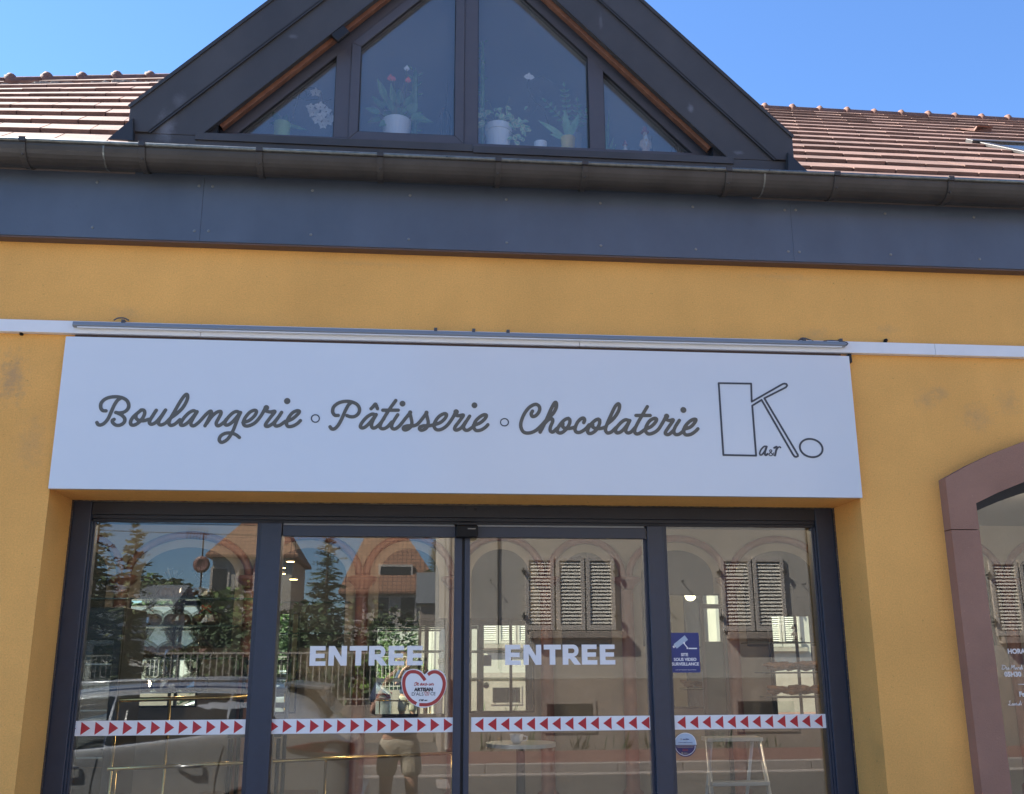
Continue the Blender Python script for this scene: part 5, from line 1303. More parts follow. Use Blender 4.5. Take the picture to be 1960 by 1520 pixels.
m = MB(); m.box(hx0-.03, hx1+.03, OY-8, OY+.05, 0, 1.32); m.build('plinth', M['plinth'], t)
m = MB(); m.prism([(hx0-.5, OY+.5, 7.2), (hx0-.5, OY-4, 10.4), (hx0-.5, OY-8.5, 7.2)], (hx1-hx0+1, 0, 0)); m.build('roof', M['red_tile'], t)
def shutters(xa_, xb_, n_, z0, z1, lab):
    w_ = (xb_-xa_)/n_
    for i in range(n_):
        a = xa_+i*w_+.012; b = a+w_-.03; m = MB(); y0 = OY+.012
        fwid = .07; m.box(a, a+fwid, y0, y0+.05, z0, z1); m.box(b-fwid, b, y0, y0+.05, z0, z1); m.box(a+fwid+.0005, b-fwid-.0005, y0, y0+.05, z1-.09, z1); m.box(a+fwid+.0005, b-fwid-.0005, y0, y0+.05, z0, z0+.09)
        sh_ = m.build('shutter', M['shutter'], t, bevel=.004)
        m = MB(); k = int((z1-z0-.18)/.062)
        for j in range(k):
            zc = z0+.1+(z1-z0-.2)*(j+.5)/k; m.obox(((a+b)/2, y0+.025, zc), ((b-a)/2-fwid-.001, 0, 0), (0, .008, -.019), (0, .003, .002))
        m.build('slats', M['slat'], sh_)
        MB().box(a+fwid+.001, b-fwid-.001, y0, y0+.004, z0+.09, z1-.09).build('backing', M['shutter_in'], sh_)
    for X in (xa_-.02, xb_-.01):
        for z in (z0+.25, z1-.28):
            m = MB(); m.box(X-.03, X+.03, OY+.001, OY+.10, z-.015, z+.015); m.lathe([(.016, -.06), (.016, .06)], (X, OY+.09, z), 8); m.build('hinge', M['iron'], t)
    m = MB(); m.box(xa_+.08, xb_+.16, OY-.05, OY+.14, z0-.14, z0-.02); m.build('sill', M['plinth'], t, bevel=.008)
shutters(1.98, 3.66, 3, 2.17, 3.50, '')
shutters(5.62, 6.86, 2, 2.15, 3.50, '')
for X, z in ((1.35, 3.05), (4.9, 3.05), (4.45, 2.75), (7.2, 3.0), (4.2, 1.95)):
    m = MB(); m.tube([(X, OY, z), (X, OY+.14, z)], .009, 6); m.ball((X, OY+.15, z), .016, n=8); m.build('shutter_stay', M['iron'], t)
for x0, x1, z0, z1 in ((2.3, 3.23, .42, .96), (5.75, 6.9, .40, .98)):
    m = MB(); m.box(x0, x1, OY+.051, OY+.07, z0, z1); f_ = m.build('cellar_window', M['plinth'], t)
    m = MB(); m.box(x0+.06, x1-.06, OY+.0705, OY+.075, z0+.06, z1-.06); m.build('pane', M['dark_win'], f_)
    m = MB()
    for k in range(3): m.box(x0+.1+(x1-x0-.2)*k/2-.01, x0+.1+(x1-x0-.2)*k/2+.01, OY+.0755, OY+.09, z0+.06, z1-.06)
    m.build('bar', M['iron'], f_)
m = MB(); m.tube([(hx0+.08, OY+.13, 7.1), (hx0+.08, OY+.13, .2), (hx0+.10, OY+.22, .16)], .05, 12)
for z in (.9, 2.1, 3.3): m.lathe([(.058, -.02), (.058, .02)], (hx0+.08, OY+.13, z), 12)
m.build('downpipe', M['pvc'], t, smooth=False)
m = MB(); m.tube([(1.5, OY+.02, 1.5), (1.5, OY+.02, 7)], .012, 6); m.build('cable', M['iron'], t)
# second house with shutters further right (mirrored in the arched window)
t2 = t; t = thing('neighbour_house', 'second cream house across the street mirrored in the arched window', 'house', (12, OY, 0))
MB().box(9.3, 16, OY-8, OY-.02, 1.32, 7.0).build('wall', M['cream'], t); MB().box(9.3, 16, OY-8, OY+.03, 0, 1.319).build('plinth', M['plinth'], t)
m = MB(); m.prism([(9.0, OY+.5, 7.0), (9.0, OY-4, 10), (9.0, OY-8.5, 7.0)], (7.5, 0, 0)); m.build('roof', M['red_tile'], t)
shutters(10.75, 11.95, 2, 2.05, 3.45, ''); shutters(13.2, 14.4, 2, 2.05, 3.45, '')
# weeds along the wall foot
q = random.Random(31); m = MB()
for i in range(90):
    X = q.choice((1.4, 2.0, 2.9, 3.7, 4.1, 5.4, 6.2))+q.gauss(0, .13); h = q.uniform(.08, .42); b_ = Vector((X, OY+.12+q.random()*.12, .135))
    blade(m, b_, b_+Vector((q.uniform(-.12, .12), q.uniform(-.03, .1), h)), q.uniform(.008, .02), 0, 4, q.random()*3)
tag(m.build('weeds', M['tree_dark'], recalc=False), 'straggly weeds growing along the foot of the cream house', 'weeds', kind='stuff')
# garden wall with iron railing left of the house
t = thing('garden_fence', 'iron bar railing on a low wall left of the cream house', 'fence', (-4, -17.5, 0)); FYN = -17.5
a = mir(560, 1250, FYN); zt = a.z
MB().box(-16, .45, FYN-.12, FYN+.12, 0, .75).build('base_wall', M['plinth'], t)
X = -15.9; cnt = 0
bars = MB()
while X < .4:
    bars.box(X-.011, X+.011, FYN-.011, FYN+.011, .751, zt-.02); X += .135
bars.build('bars', M['pvc'], t)
m = MB(); m.box(-16, .45, FYN-.02, FYN+.02, zt-.019, zt+.02); m.box(-16, .45, FYN-.016, FYN+.016, .86, .89); m.build('rail', M['pvc'], t)
# trees
def leaf_cloud(mb, blobs, n, s, rnd, flatz=.6):
    tot = sum(b[3]*b[4]*b[5] for b in blobs)
    for (cx, cy_, cz, rx, ry, rz) in blobs:
        k = max(int(n*rx*ry*rz/tot), 8)
        for i in range(k):
            while True:
                v = Vector((rnd.uniform(-1, 1), rnd.uniform(-1, 1), rnd.uniform(-1, 1)))
                if .25 < v.length < 1: break
            v = v.normalized()*(v.length**.5)
            p_ = Vector((cx+v.x*rx, cy_+v.y*ry, cz+v.z*rz)); a1 = Vector((rnd.gauss(0, 1), rnd.gauss(0, 1), rnd.gauss(0, .5))).normalized(); a2 = a1.cross(Vector((rnd.gauss(0, 1), rnd.gauss(0, 1), rnd.gauss(0, 1)))).normalized()
            ss_ = s*rnd.uniform(.6, 1.4)
            mb.add([p_-a1*ss_, p_+a2*ss_*.5, p_+a1*ss_, p_-a2*ss_*.5], [(0, 1, 2, 3)])
def broad_tree(x, y, h, r, label, mt, n=1800, s=.22, seed=1, grp='trees across the street'):
    rnd_ = random.Random(seed); t = thing('tree', label, 'tree', (x, y, 0), grp)
    m = MB(); m.tube([(x, y, 0), (x+.1, y, h*.3), (x, y+.1, h*.75)], [.18+h*.012, .14+h*.008, .05], 9)
    for i in range(6):
        a_ = rnd_.uniform(0, 6.28); z = h*rnd_.uniform(.3, .55); m.tube([(x, y, z), (x+r*.4*math.cos(a_), y+r*.4*math.sin(a_), z+h*.14), (x+r*.75*math.cos(a_), y+r*.75*math.sin(a_), z+h*.26)], [.08, .05, .02], 6)
    m.build('trunk', M['bark'], t)
    m = MB(); bl = [(x+rnd_.gauss(0, r*.42), y+rnd_.gauss(0, r*.42), h*rnd_.uniform(.42, .86), r*rnd_.uniform(.3, .5), r*rnd_.uniform(.3, .5), r*rnd_.uniform(.25, .42)) for _ in range(13)]
    leaf_cloud(m, bl, n, s, rnd_); m.build('crown', mt, t, recalc=False)
def conifer(x, y, h, r, label, mt, seed=1, z0=.12, dens=1.0):
    rnd_ = random.Random(seed); t = thing('conifer', label, 'tree', (x, y, 0), 'conifers across the street')
    MB().tube([(x, y, 0), (x, y, h*.97)], [.05+h*.018, .012], 8).build('trunk', M['bark'], t)
    m = MB(); nb = int(46*h*dens)
    for k in range(nb):
        f_ = (k/nb)**1.15; z = h*(z0+(1-z0)*f_*.985)+rnd_.uniform(-.06, .06); rr_ = r*(1-f_)**.8+.07
        a_ = rnd_.uniform(0, 6.283); L = rr_*rnd_.uniform(.45, 1.2)
        b0_ = Vector((x, y, z)); d = Vector((math.cos(a_), math.sin(a_), rnd_.uniform(-.35, .15)+.6*f_)); sd = Vector((-math.sin(a_), math.cos(a_), 0))
        nseg = max(int(L/.10), 3); curl = rnd_.uniform(-.25, .30)
        for j in range(nseg):
            u = (j+.6)/nseg; c = b0_+d*L*u-Vector((0, 0, .28*L*u*u))+sd*curl*L*u*u; wl = (L*.30*(1-u)**.6+.05)*rnd_.uniform(.6, 1.3)
            for sg_ in (-1, 1):
                e = c+sd*sg_*wl+d*wl*rnd_.uniform(.5, 1.0)-Vector((0, 0, wl*rnd_.uniform(-.1, .8))); w2 = .014+.010*L
                m.add([c, c+d*w2*1.6+Vector((0, 0, .012)), e, c-d*w2*.8-Vector((0, 0, w2))], [(0, 1, 2, 3)])
    m.build('crown', mt, t, recalc=False)
def at_far(px, Y): p_ = mir(px, 1200, Y); return p_.x
conifer(at_far(622, -27), -27, mir(620, 1004, -27).z, 1.5, 'dark spruce standing in the gap between the two red-roofed houses', M['fir'], 3, .05, 1.1)
conifer(at_far(245, -15.5), -15.5, mir(245, 1000, -15.5).z, .95, 'pale feathery conifer at the left mirrored above the fridge', M['fir_pale'], 4, .1, 1.3)
conifer(at_far(170, -14.5), -14.5, mir(170, 975, -14.5).z, 1.1, 'taller dark conifer at the far left edge of the mirrored street', M['fir'], 9, .1, 1.2)
conifer(at_far(831, -48), -48, mir(831, 1030, -48).z, 1.3, 'small conifer right behind the steep red roof', M['fir_pale'], 5, .3)
for i, (px, Y, ytop, r_, lab, mt) in enumerate(((300, -55, 1112, 5, 'round dark tree far down the garden left of the satellite dish', 'tree_dark'), (365, -50, 1100, 4, 'olive green tree behind the bagged loaves reflection', 'tree'), (215, -45, 1085, 5, 'dark tree at the left end of the gardens', 'tree_dark'),
        (455, -34, 1165, 2.0, 'low garden tree in front of the left red-roofed house', 'tree_dark'), (560, -24, 1130, 2.0, 'shady tree behind the iron railing', 'tree_dark'), (690, -30, 1140, 2.4, 'garden tree in front of the steep red-roofed house', 'tree_dark'), (745, -21, 1215, 1.0, 'bright bush-like tree near the downpipe', 'bush'))):
    p_ = mir(px, ytop, Y); broad_tree(p_.x, Y, p_.z*.90, r_, lab, M[mt], 2200, .10+.012*r_*3 if r_ > 3 else .11, 40+i)
hg = MB(); q = random.Random(9)
leaf_cloud(hg, [(-5.2+1.0*i, -19.2, .95+.2*q.random(), .8, .5, .95) for i in range(6)], 2600, .09, q)
tag(hg.build('hedge', M['tree_dark'], recalc=False), 'dark leafy hedge behind the iron railing', 'hedge')
t = thing('added_pavilion', 'low pale garden building added behind the railing at the left to brighten the mirrors', 'building', (-10, -26, 0))  # pale building put here to show bright in the mirrors behind the loaves
MB().box(-14.5, -7.4, -29, -26, 0, 3.2).build('wall', M['pale_wall'], t); MB().prism([(-13.2, -25.4, 3.2), (-13.2, -27.5, 4.0), (-13.2, -29.6, 3.2)], (6.2, 0, 0)).build('roof', M['slate'], t)
for X in (-10.9,):
    w_ = MB().box(X, X+.9, -25.999, -25.96, 1.1, 2.3).build('window', M['shutter'], t); MB().box(X+.06, X+.84, -25.9595, -25.95, 1.16, 2.24).build('pane', M['dark_win'], w_)
# two red-roofed houses far behind
def far_house(label, x0, x1, y, ze, zr, rx0, rx1, ywall=-9, k=0):
    t = thing('red_roofed_house', label, 'house', ((x0+x1)/2, y, 0), 'red-roofed houses behind the gardens')
    MB().box(x0+.4, x1-.4, y-8, y, 0, ze+.05).build('wall', M['cream'], t)
    m = MB(); yb = y-8.5; yf = y+.45; ym = (yb+yf)/2
    m.add([(x0, yf, ze), (x1, yf, ze), (x1, yb, ze), (x0, yb, ze), (rx0, ym+1.4, zr), (rx1, ym+1.4, zr), (rx1, ym-1.4, zr), (rx0, ym-1.4, zr), (x0, yf, ze-.18), (x1, yf, ze-.18), (x1, yb, ze-.18), (x0, yb, ze-.18)],
          [(0, 1, 5, 4), (1, 2, 6, 5), (2, 3, 7, 6), (3, 0, 4, 7), (4, 5, 6, 7), (0, 8, 9, 1), (1, 9, 10, 2), (2, 10, 11, 3), (3, 11, 8, 0), (8, 11, 10, 9)])
    rf_ = m.build('roof', M['tile_far'], t)
    return t, rf_
tm = mat('tiled_roof_far', (.29, .145, .085), .85, var=.15, vscale=1.5); nt = tm.node_tree; n_ = nt.nodes; l_ = nt.links
geo_ = n_.new('ShaderNodeNewGeometry'); sp_ = n_.new('ShaderNodeSeparateXYZ'); l_.new(geo_.outputs['Position'], sp_.inputs[0])
def saw(sock, per, lo):
    a = n_.new('ShaderNodeMath'); a.operation = 'MULTIPLY'; a.inputs[1].default_value = 1/per; l_.new(sock, a.inputs[0])
    b = n_.new('ShaderNodeMath'); b.operation = 'FRACT'; l_.new(a.outputs[0], b.inputs[0])
    c = n_.new('ShaderNodeMath'); c.operation = 'GREATER_THAN'; c.inputs[1].default_value = lo; l_.new(b.outputs[0], c.inputs[0]); return c.outputs[0]
mx_ = n_.new('ShaderNodeMath'); mx_.operation = 'MULTIPLY'; l_.new(saw(sp_.outputs['X'], .30, .16), mx_.inputs[0]); l_.new(saw(sp_.outputs['Z'], .26, .18), mx_.inputs[1])
mm_ = n_.new('ShaderNodeMix'); mm_.data_type = 'RGBA'; l_.new(mx_.outputs[0], mm_.inputs[0]); b_ = n_['Principled BSDF']; mm_.inputs[6].default_value = (.085, .04, .03, 1)
l_.new(b_.inputs['Base Color'].links[0].from_socket, mm_.inputs[7]); l_.new(mm_.outputs[2], b_.inputs['Base Color']); M['tile_far'] = tm
HYF = -61.5
f1, r1 = far_house('red hipped-roof house further left, partly hidden by the left mullion', mir(396, 1064, HYF).x, mir(572, 1064, HYF).x, HYF, mir(480, 1062, HYF).z, mir(520, 975, HYF-4).z, mir(505, 985, HYF-4).x, mir(528, 985, HYF-4).x)
f2, r2 = far_house('steep red-roofed house with a chimney and roof window seen above the left ENTREE', mir(649, 1128, HYF).x, mir(850, 1128, HYF).x, HYF, mir(750, 1132, HYF).z, mir(740, 1031, HYF-4).z, mir(700, 1033, HYF-4).x, mir(780, 1033, HYF-4).x)
p_ = mir(745, 1050, HYF-3); MB().box(p_.x-.35, p_.x+.35, HYF-3.6, HYF-2.9, p_.z-1.2, p_.z+1.9).build('chimney', M['plinth'], r2)
a = mir(728, 1118, HYF-.6); b = mir(786, 1086, HYF-.6); m = MB(); m.box(a.x-.15, b.x+.15, HYF-3, HYF-.4, a.z-.1, b.z+.15); dw = m.build('roof_window', M['shutter'], r2); MB().box(a.x, b.x, HYF-.399, HYF-.38, a.z, b.z).build('pane', M['dark_win'], dw)
for hh, xs_ in ((f1, (420, 470)), (f2, (680, 730, 780))):
    for px in xs_:
        p_ = mir(px, 1165 if hh is f2 else 1110, HYF); m = MB(); m.box(p_.x-.6, p_.x+.6, HYF+.001, HYF+.06, p_.z-.8, p_.z+.8); w_ = m.build('window', M['shutter'], hh); MB().box(p_.x-.45, p_.x+.45, HYF+.0605, HYF+.07, p_.z-.7, p_.z+.7).build('pane', M['dark_win'], w_)
a = mir(805, 1155, -40); b = mir(843, 1094, -40); t = thing('slate_roofed_shed', 'small building with a grey slate roof just left of the downpipe', 'shed', ((a.x+b.x)/2, -40, 0))
MB().box(a.x, b.x, -44, -40, 0, a.z).build('wall', M['plinth'], t); MB().prism([(a.x-.2, -39.8, a.z), (b.x+.2, -39.8, a.z), (b.x+.2, -41.8, b.z+.1), (a.x-.2, -41.8, b.z+.1)], (0, -.1, -.1)).build('roof', M['slate'], t)
# aerial on a mast and satellite dish on the left house
p_ = mir(390, 1068, HYF+.2); q_ = mir(390, 1020, HYF+.2); t = thing('television_aerial', 'television aerial on a thin mast above the satellite dish', 'aerial', (p_.x, HYF+.2, 0))
MB().tube([(p_.x, HYF+.2, 0), (q_.x, HYF+.2, q_.z)], .05, 6).build('mast', M['iron'], t)
m = MB(); c = Vector((q_.x, HYF+.2, q_.z-.1)); m.tube([c-Vector((1.1, 0, -.1)), c+Vector((.3, 0, 0))], .03, 5)
for k in range(7): e = c+Vector((-1.0+k*.2, 0, .06)); m.tube([e-Vector((.1, .2, .35)), e+Vector((.1, .2, .35))], .018, 4)
m.build('elements', M['iron'], t)
p_ = mir(386, 1081, HYF+.8); t = thing('satellite_dish', 'round terracotta-coloured satellite dish beside the left red-roofed house', 'satellite dish', (p_.x, HYF+.8, 0))
MB().lathe([(.01, -.16), (.3, -.12), (.52, 0), (.53, .02), (.3, -.09)], (p_.x, HYF+.9, p_.z), 20, 'y').build('dish', M['moulding'], t, smooth=True); MB().tube([(p_.x, HYF+.7, 0), (p_.x, HYF+.7, p_.z)], .05, 6).build('mast', M['iron'], t)
for i, (za, zb) in enumerate(((9.2, 8.9), (9.6, 9.7))):
    pts = [(-30+3*k, -52, za+(zb-za)*k/20-.6*math.sin(math.pi*k/20)) for k in range(21)]
    tag(MB().tube(pts, .02, 5).build('overhead_wire', M['iron']), ('lower' if i == 0 else 'upper')+' overhead wire crossing the sky in the reflection', 'wire')
# white road mark
tag(MB().box(.35, .52, -10.3, -9.2, .0001, .004).build('road_marking', M['kerb']), kind='structure')

# ================================================================== CAR and PHOTOGRAPHER in front of the shop
M['paint'] = mat('silver_paint', (.50, .51, .52), .25, metal=.55, coat=.6)
M['carglass'] = mat('dark_car_glass', (.010, .012, .013), .06, spec=.6)
M['tail'] = mat('tail_light_red', (.11, .008, .008), .12, coat=.5)
M['tyre'] = mat('tyre', (.018, .018, .018), .8)
M['rim'] = mat('alloy', (.45, .46, .47), .35, metal=.8)
CX, CYc = -.41, -4.13                          # rear end of the car, its centre line
car = thing('parked_car', 'silver hatchback parked in front of the shop, its rear end beside the photographer', 'car', (CX-2.1, CYc, 0))
st_ = [(0, .28, .93), (.03, .22, 1.00), (.10, .22, 1.06), (.22, .22, 1.15), (.36, .22, 1.33), (.50, .22, 1.425), (.9, .22, 1.465), (1.5, .22, 1.48), (2.1, .22, 1.445), (2.6, .22, 1.36), (3.0, .22, 1.20), (3.35, .22, 1.02), (3.8, .22, .95), (4.1, .22, .84), (4.28, .24, .70), (4.34, .3, .55)]
def wmul(s): return 1-.10*max(0, 1-s/.25)**2-.14*max(0, (s-3.7)/.65)**2
def belt(s): return 1.20-.11*min(s, 2.2)
ringn = None; vs = []; rings = []
for s_, zb_2, zt_2 in st_:
    k = wmul(s_); be_ = min(belt(s_), zt_2-.04); wt = .88*k; wr = .60*k if zt_2 > be_+.15 else .80*k
    half = [(0, zb_2), (.66*k, zb_2), (.82*k, zb_2+.06), (wt, min(.50, zt_2-.1)), (wt*1.005, min(.68, zt_2-.07)), (wt*.985, min(.82, zt_2-.05)), (wt*.995, be_-.01), (wt*.955, be_+.015), ((wt*.955+wr)/2+.02, (be_+zt_2)/2), (wr+.02, max(zt_2-.07, be_+.02)), (wr-.08, zt_2-.015), (wr*.5, zt_2), (0, zt_2+.005)]
    full = half+[(-y, z) for y, z in half[-2:0:-1]]
    rings.append([(CX-s_, CYc+y, z) for y, z in full])
m = MB(); nr_ = len(rings[0])
for r_ in rings: m.v += r_
for i in range(len(rings)-1):
    for k in range(nr_): m.f.append((i*nr_+k, i*nr_+(k+1) % nr_, (i+1)*nr_+(k+1) % nr_, (i+1)*nr_+k)); m.m.append(0)
m.f.append(tuple(range(nr_))); m.m.append(0); m.f.append(tuple(range((len(rings)-1)*nr_, len(rings)*nr_))[::-1]); m.m.append(0)
body = m.build('body', M['paint'], car, smooth=True)
sub = body.modifiers.new('s', 'SUBSURF'); sub.levels = 1; sub.render_levels = 2
def car_side(s, f, sg):                         # point on the glasshouse side, f 0 belt .. 1 roof edge
    i = max(j for j in range(len(st_)-1) if st_[j][0] <= s); u = (s-st_[i][0])/(st_[i+1][0]-st_[i][0])
    zt_2 = st_[i][2]*(1-u)+st_[i+1][2]*u; k = wmul(s); be_ = min(belt(s), zt_2-.04); wt = .88*k*.955; wr = .60*k+.02
    return Vector((CX-s, CYc+sg*(wt+(wr-wt)*f+.020), be_+.03+(zt_2-.085-be_-.03)*f))
for sg_ in (1, -1):
    for (sa_, sb_, sc2, sd2) in ((.60, 1.00, .80, 1.00), (1.02, 1.89, 1.02, 1.89), (1.91, 3.02, 1.91, 2.62)):
        m = MB(); n2 = 6; P = []
        for i in range(n2+1):
            u = i/n2; sA = sa_+(sb_-sa_)*u; sB = sc2+(sd2-sc2)*u
            for j in range(4):
                f_ = j/3*.98; s2 = sA+(sB-sA)*f_; P.append(car_side(s2, f_, sg_))
        m.add(P, [(i*4+j, (i+1)*4+j, (i+1)*4+j+1, i*4+j+1) for i in range(n2) for j in range(3)])
        o = m.build('side_window', M['carglass'], car, smooth=True); so_ = o.modifiers.new('s', 'SOLIDIFY'); so_.thickness = .012
    for s0_ in (1.0, 1.9, 2.95):                # door gaps and handles
        m = MB(); pts = [(CX-s0_-.06*math.sin(i/7*3), CYc+sg_*(.88*wmul(s0_)*1.0+.006), .36+.64*i/7) for i in range(8)]; m.tube(pts, .005, 5); o = m.build('door_gap', M['rubber'], car); sw = o.modifiers.new('w', 'SHRINKWRAP'); sw.target = body; sw.offset = .002
    for s0_ in (1.15, 2.05):
        m = MB(); m.tube([(CX-s0_, CYc+sg_*.882, .86), (CX-s0_-.06, CYc+sg_*.915, .862), (CX-s0_-.14, CYc+sg_*.915, .862), (CX-s0_-.2, CYc+sg_*.882, .86)], [.010, .014, .014, .010], 8); m.build('door_handle', M['rim'], car, smooth=True)
    m = MB(); m.tube([(CX-1.0-.25*i, CYc+sg_*(.885+.006), .60+.006*i) for i in range(9)], .018, 6); m.build('side_moulding', M['blackplastic'], car)
    m = MB(); pts = [(.02, .93), (.03, 1.01), (.16, 1.035), (.36, 1.02), (.55, .985), (.38, .955), (.2, .94)]
    P = [(CX-s_, CYc+sg_*(.88*wmul(s_)+.012), z_) for s_, z_ in pts]; m.prism(P, (0, -sg_*.03, 0)); m.build('tail_light', M['tail'], car, bevel=.006)
    m = MB(); m.tube([(CX-.75-.3*i, CYc+sg_*.58, 1.468+.012*math.sin(i*.8)) for i in range(6)], .016, 8); m.build('roof_rail', M['rim'], car, smooth=True)
for s_ in (.82, 3.45):
    for sg_ in (1, -1):
        wx = MB(); wx.lathe([(.20, -.10), (.30, -.10), (.325, -.07), (.325, .07), (.30, .10), (.20, .10)], (CX-s_, CYc+sg_*.80, .325), 32, 'y'); wh = wx.build('wheel', M['tyre'], car, smooth=True)
        rm_ = MB(); rm_.lathe([(.04, .0), (.20, -.02), (.205, .10)], (CX-s_, CYc+sg_*.80, .325), 32, 'y')
        for k in range(5): a_ = k*2*math.pi/5; rm_.beam((CX-s_, CYc+sg_*.905, .325), (CX-s_+.19*math.cos(a_), CYc+sg_*.895, .325+.19*math.sin(a_)), .05, .02, (0, 1, 0))
        rm_.build('rim', M['rim'], wh)
        ar = MB(); ar.tube([(CX-s_+.37*math.cos(a_), CYc+sg_*.872, .325+.37*math.sin(a_)) for a_ in np.linspace(-.2, math.pi+.2, 14)], .022, 6); ar.build('wheel_arch', M['blackplastic'], car, smooth=True)
m = MB(); m.add([(CX-.24, CYc-.60, 1.19), (CX-.24, CYc+.60, 1.19), (CX-.43, CYc+.54, 1.40), (CX-.43, CYc-.54, 1.40)], [(0, 1, 2, 3)]); o = m.build('rear_window', M['carglass'], car); so_ = o.modifiers.new('s', 'SOLIDIFY'); so_.thickness = .04
m = MB(); m.prism([(CX-.62, CYc-.58, 1.462), (CX-.30, CYc-.56, 1.425), (CX-.30, CYc+.56, 1.425), (CX-.62, CYc+.58, 1.462)], (0, 0, -.03)); m.build('spoiler', M['paint'], car, bevel=.008)
m = MB(); m.box(CX-.06, CX+.035, CYc-.80, CYc+.80, .36, .58); m.build('bumper', M['paint'], car, bevel=.03)
for sg_ in (1, -1):
    m = MB(); m.ball((CX-2.92, CYc+sg_*.99, 1.04), .06, .09, .07, 12); m.build('wing_mirror', M['paint'], car, smooth=True)

# the photographer
M['skin'] = mat('skin', (.48, .27, .19), .55); M['hair'] = mat('dark_hair', (.05, .032, .02), .7, bump=.4, bscale=90)
M['tshirt'] = mat('navy_tshirt', (.04, .055, .10), .9, var=.15, vscale=8, bump=.25, bscale=14, bdist=.02); M['shorts'] = mat('beige_shorts', (.40, .35, .27), .9, var=.10, vscale=8, bump=.4, bscale=12, bdist=.03)
M['shoe'] = mat('grey_shoe', (.12, .12, .13), .7)
PX, PYY = -.11, -4.62
def skin_mesh(name, verts, edges, radii, material, parent, root=0, lv=2):
    off = Vector((0, 0, 0)); p = parent
    while p is not None: off += p.location; p = p.parent
    me = bpy.data.meshes.new(name); me.from_pydata([tuple(Vector(v)-off) for v in verts], edges, []); me.materials.append(material)
    o = bpy.data.objects.new(name, me); COL.objects.link(o); o.parent = parent
    o.modifiers.new('skin', 'SKIN'); sv = me.skin_vertices[0].data
    for i, r in enumerate(radii): sv[i].radius = (r, r) if not isinstance(r, tuple) else r; sv[i].use_root = (i == root)
    su = o.modifiers.new('sub', 'SUBSURF'); su.levels = lv; su.render_levels = lv
    return o
per = thing('person', 'photographer in a navy T-shirt and beige shorts holding up a phone', 'person', (PX, PYY, 0))
V_ = lambda x, y, z: (PX+x, PYY+y, z)
bv = [V_(0,0,.95), V_(0,0,1.10), V_(0,-.01,1.25), V_(0,-.01,1.38), V_(0,0,1.46), V_(0,.01,1.53),       # 0-5 trunk, neck
      V_(-.17,0,1.40), V_(-.235,.08,1.17), V_(-.10,.30,1.475), V_(-.005,.345,1.555),                   # 6-9 arm
      V_(.17,0,1.40), V_(.27,.08,1.19), V_(.27,.28,1.44), V_(.205,.345,1.555),                          # 10-13 arm
      V_(-.095,0,.88), V_(-.115,.01,.50), V_(-.12,-.02,.10), V_(-.12,.02,.06), V_(-.12,.15,.04),
      V_(.095,0,.88), V_(.12,.01,.50), V_(.13,-.02,.10), V_(.13,.02,.06), V_(.13,.15,.04)]
be2 = [(0,1),(1,2),(2,3),(3,4),(4,5),(3,6),(6,7),(7,8),(8,9),(3,10),(10,11),(11,12),(12,13),(0,14),(14,15),(15,16),(16,17),(17,18),(0,19),(19,20),(20,21),(21,22),(22,23)]
br = [.13,.125,.13,.12,.06,.055, .06,.045,.033,.028, .06,.045,.033,.028, .09,.058,.04,.042,.035, .09,.058,.04,.042,.035]
skin_mesh('body', bv, be2, br, M['skin'], per)
hd_ = MB(); hc = Vector(V_(0.02, .0, 1.615)); hd_.ball(hc, .078, .095, .115, 24)
for i, v in enumerate(hd_.v):
    v = Vector(v)-hc
    if v.z < -.03: v.x *= 1-.35*(-v.z-.03)/.085; v.y = v.y*(1-.1*(-v.z-.03)/.085)+.006
    hd_.v[i] = tuple(v+hc)
hd_.ball(hc+Vector((0, .098, -.012)), .014, .020, .022, 8); hd_.tube([hc+Vector((-.025, .088, -.055)), hc+Vector((0, .093, -.053)), hc+Vector((.025, .088, -.055))], .007, 6)
for s in (-1, 1): hd_.ball(hc+Vector((s*.080, -.005, -.01)), .010, .020, .030, 8); hd_.ball(hc+Vector((s*.030, .082, .015)), .013, .010, .009, 8)
head = hd_.build('head', M['skin'], per, smooth=True)
m = MB(); m.ball(hc+Vector((0, -.016, .022)), .086, .095, .112, 22)
hv = []; 
for v in m.v:
    v = Vector(v)-hc
    if v.y > .03 and v.z < .055: v.y = .03; v *= .93
    hv.append(tuple(v+hc))
m.v = hv; m.build('hair', M['hair'], head, smooth=True)
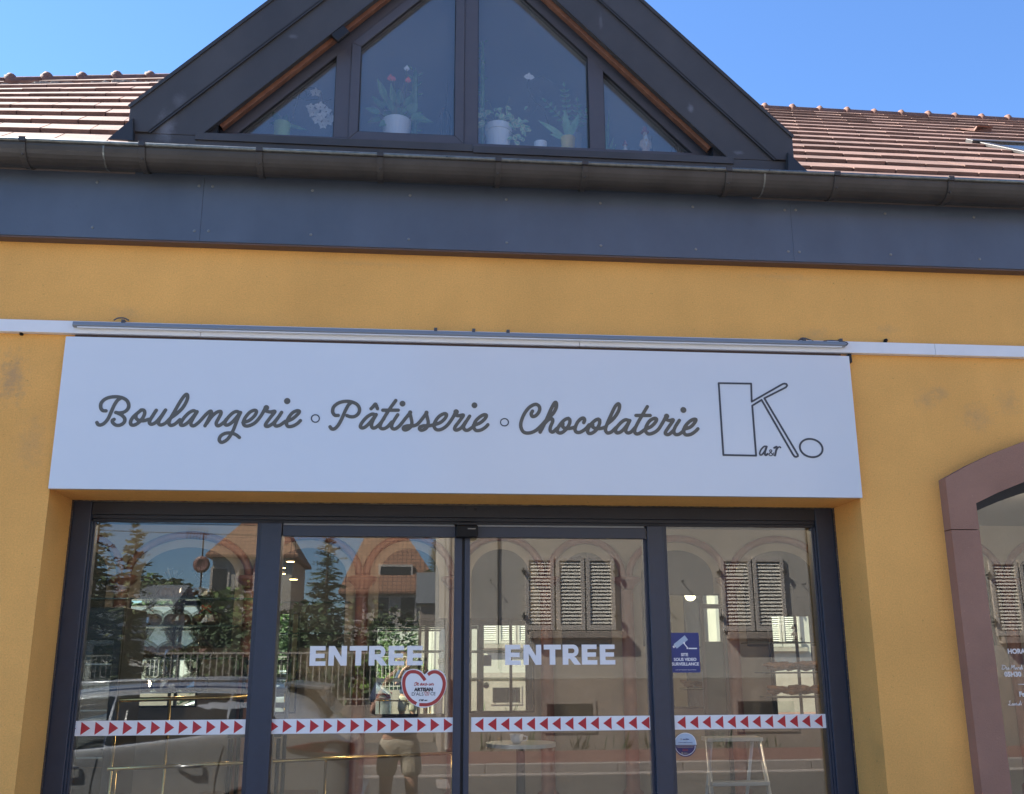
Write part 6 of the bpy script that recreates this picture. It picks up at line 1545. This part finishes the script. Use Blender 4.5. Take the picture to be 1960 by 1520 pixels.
# hands with fingers around the phone
PHC = Vector((0.0, -4.275, 1.596)); PW = .155; 
for sg_, wr_ in ((-1, Vector(bv[9])), (1, Vector(bv[13]))):
    cx = PHC.x+sg_*PW/2; palm = Vector((cx+sg_*.022, -4.292, 1.575))
    m_v = [wr_, palm]; m_e = [(0, 1)]; m_r = [.026, .026]
    for k in range(4):
        zz = 1.600-.019*k; L = (.9, 1, .95, .8)[k]
        b_ = len(m_v); m_v += [Vector((cx+sg_*.028, -4.285, zz)), Vector((cx+sg_*.014, -4.268, zz+.002)), Vector((cx-sg_*.006*L, -4.2635, zz+.002))]; m_e += [(1, b_), (b_, b_+1), (b_+1, b_+2)]; m_r += [.0095, .0085, .007]
    b_ = len(m_v); m_v += [Vector((cx+sg_*.01, -4.300, 1.56)), Vector((cx-sg_*.016, -4.292, 1.578))]; m_e += [(1, b_), (b_, b_+1)]; m_r += [.011, .009]
    skin_mesh('hand', m_v, m_e, m_r, M['skin'], per, 1, 1)
# clothes follow the body
tv = [V_(0,0,.925), V_(0,0,1.10), V_(0,-.01,1.25), V_(0,-.01,1.385), V_(0,0,1.445), V_(-.17,0,1.405), V_(-.225,.06,1.24), V_(.17,0,1.405), V_(.255,.06,1.25)]
skin_mesh('tshirt', tv, [(0,1),(1,2),(2,3),(3,4),(3,5),(5,6),(3,7),(7,8)], [(.20,.165),(.18,.15),(.17,.145),(.155,.13),(.085,.085),.085,.078,.085,.078], M['tshirt'], per)
sv_ = [V_(0,0,1.0), V_(0,0,.90), V_(-.10,0,.84), V_(-.115,.01,.61), V_(.10,0,.84), V_(.12,.01,.61)]
skin_mesh('shorts', sv_, [(0,1),(1,2),(2,3),(1,4),(4,5)], [(.165,.13),(.165,.135),.105,.098,.105,.098], M['shorts'], per)
for s in (-1, 1):
    m = MB(); m.ball(V_(s*.125, .06, .045), .05, .14, .045, 14); m.build('shoe', M['shoe'], per, smooth=True)
phn = thing('phone', 'dark mobile phone held up sideways by the photographer', 'phone', tuple(PHC))
m = MB(); m.box(PHC.x-PW/2, PHC.x+PW/2, -4.279, -4.270, PHC.z-.036, PHC.z+.036); m.build('case', M['blackplastic'], phn, bevel=.004)
m = MB(); m.lathe([(.006, 0), (.007, .001)], (PHC.x+.055, -4.2697, PHC.z+.02), 12, 'y'); m.lathe([(.006, 0), (.007, .001)], (PHC.x+.035, -4.2697, PHC.z+.02), 12, 'y'); m.build('lens', M['dark_win'], phn)
for o in list(bpy.data.objects):
    if o.name.startswith('tmp'): bpy.data.objects.remove(o)
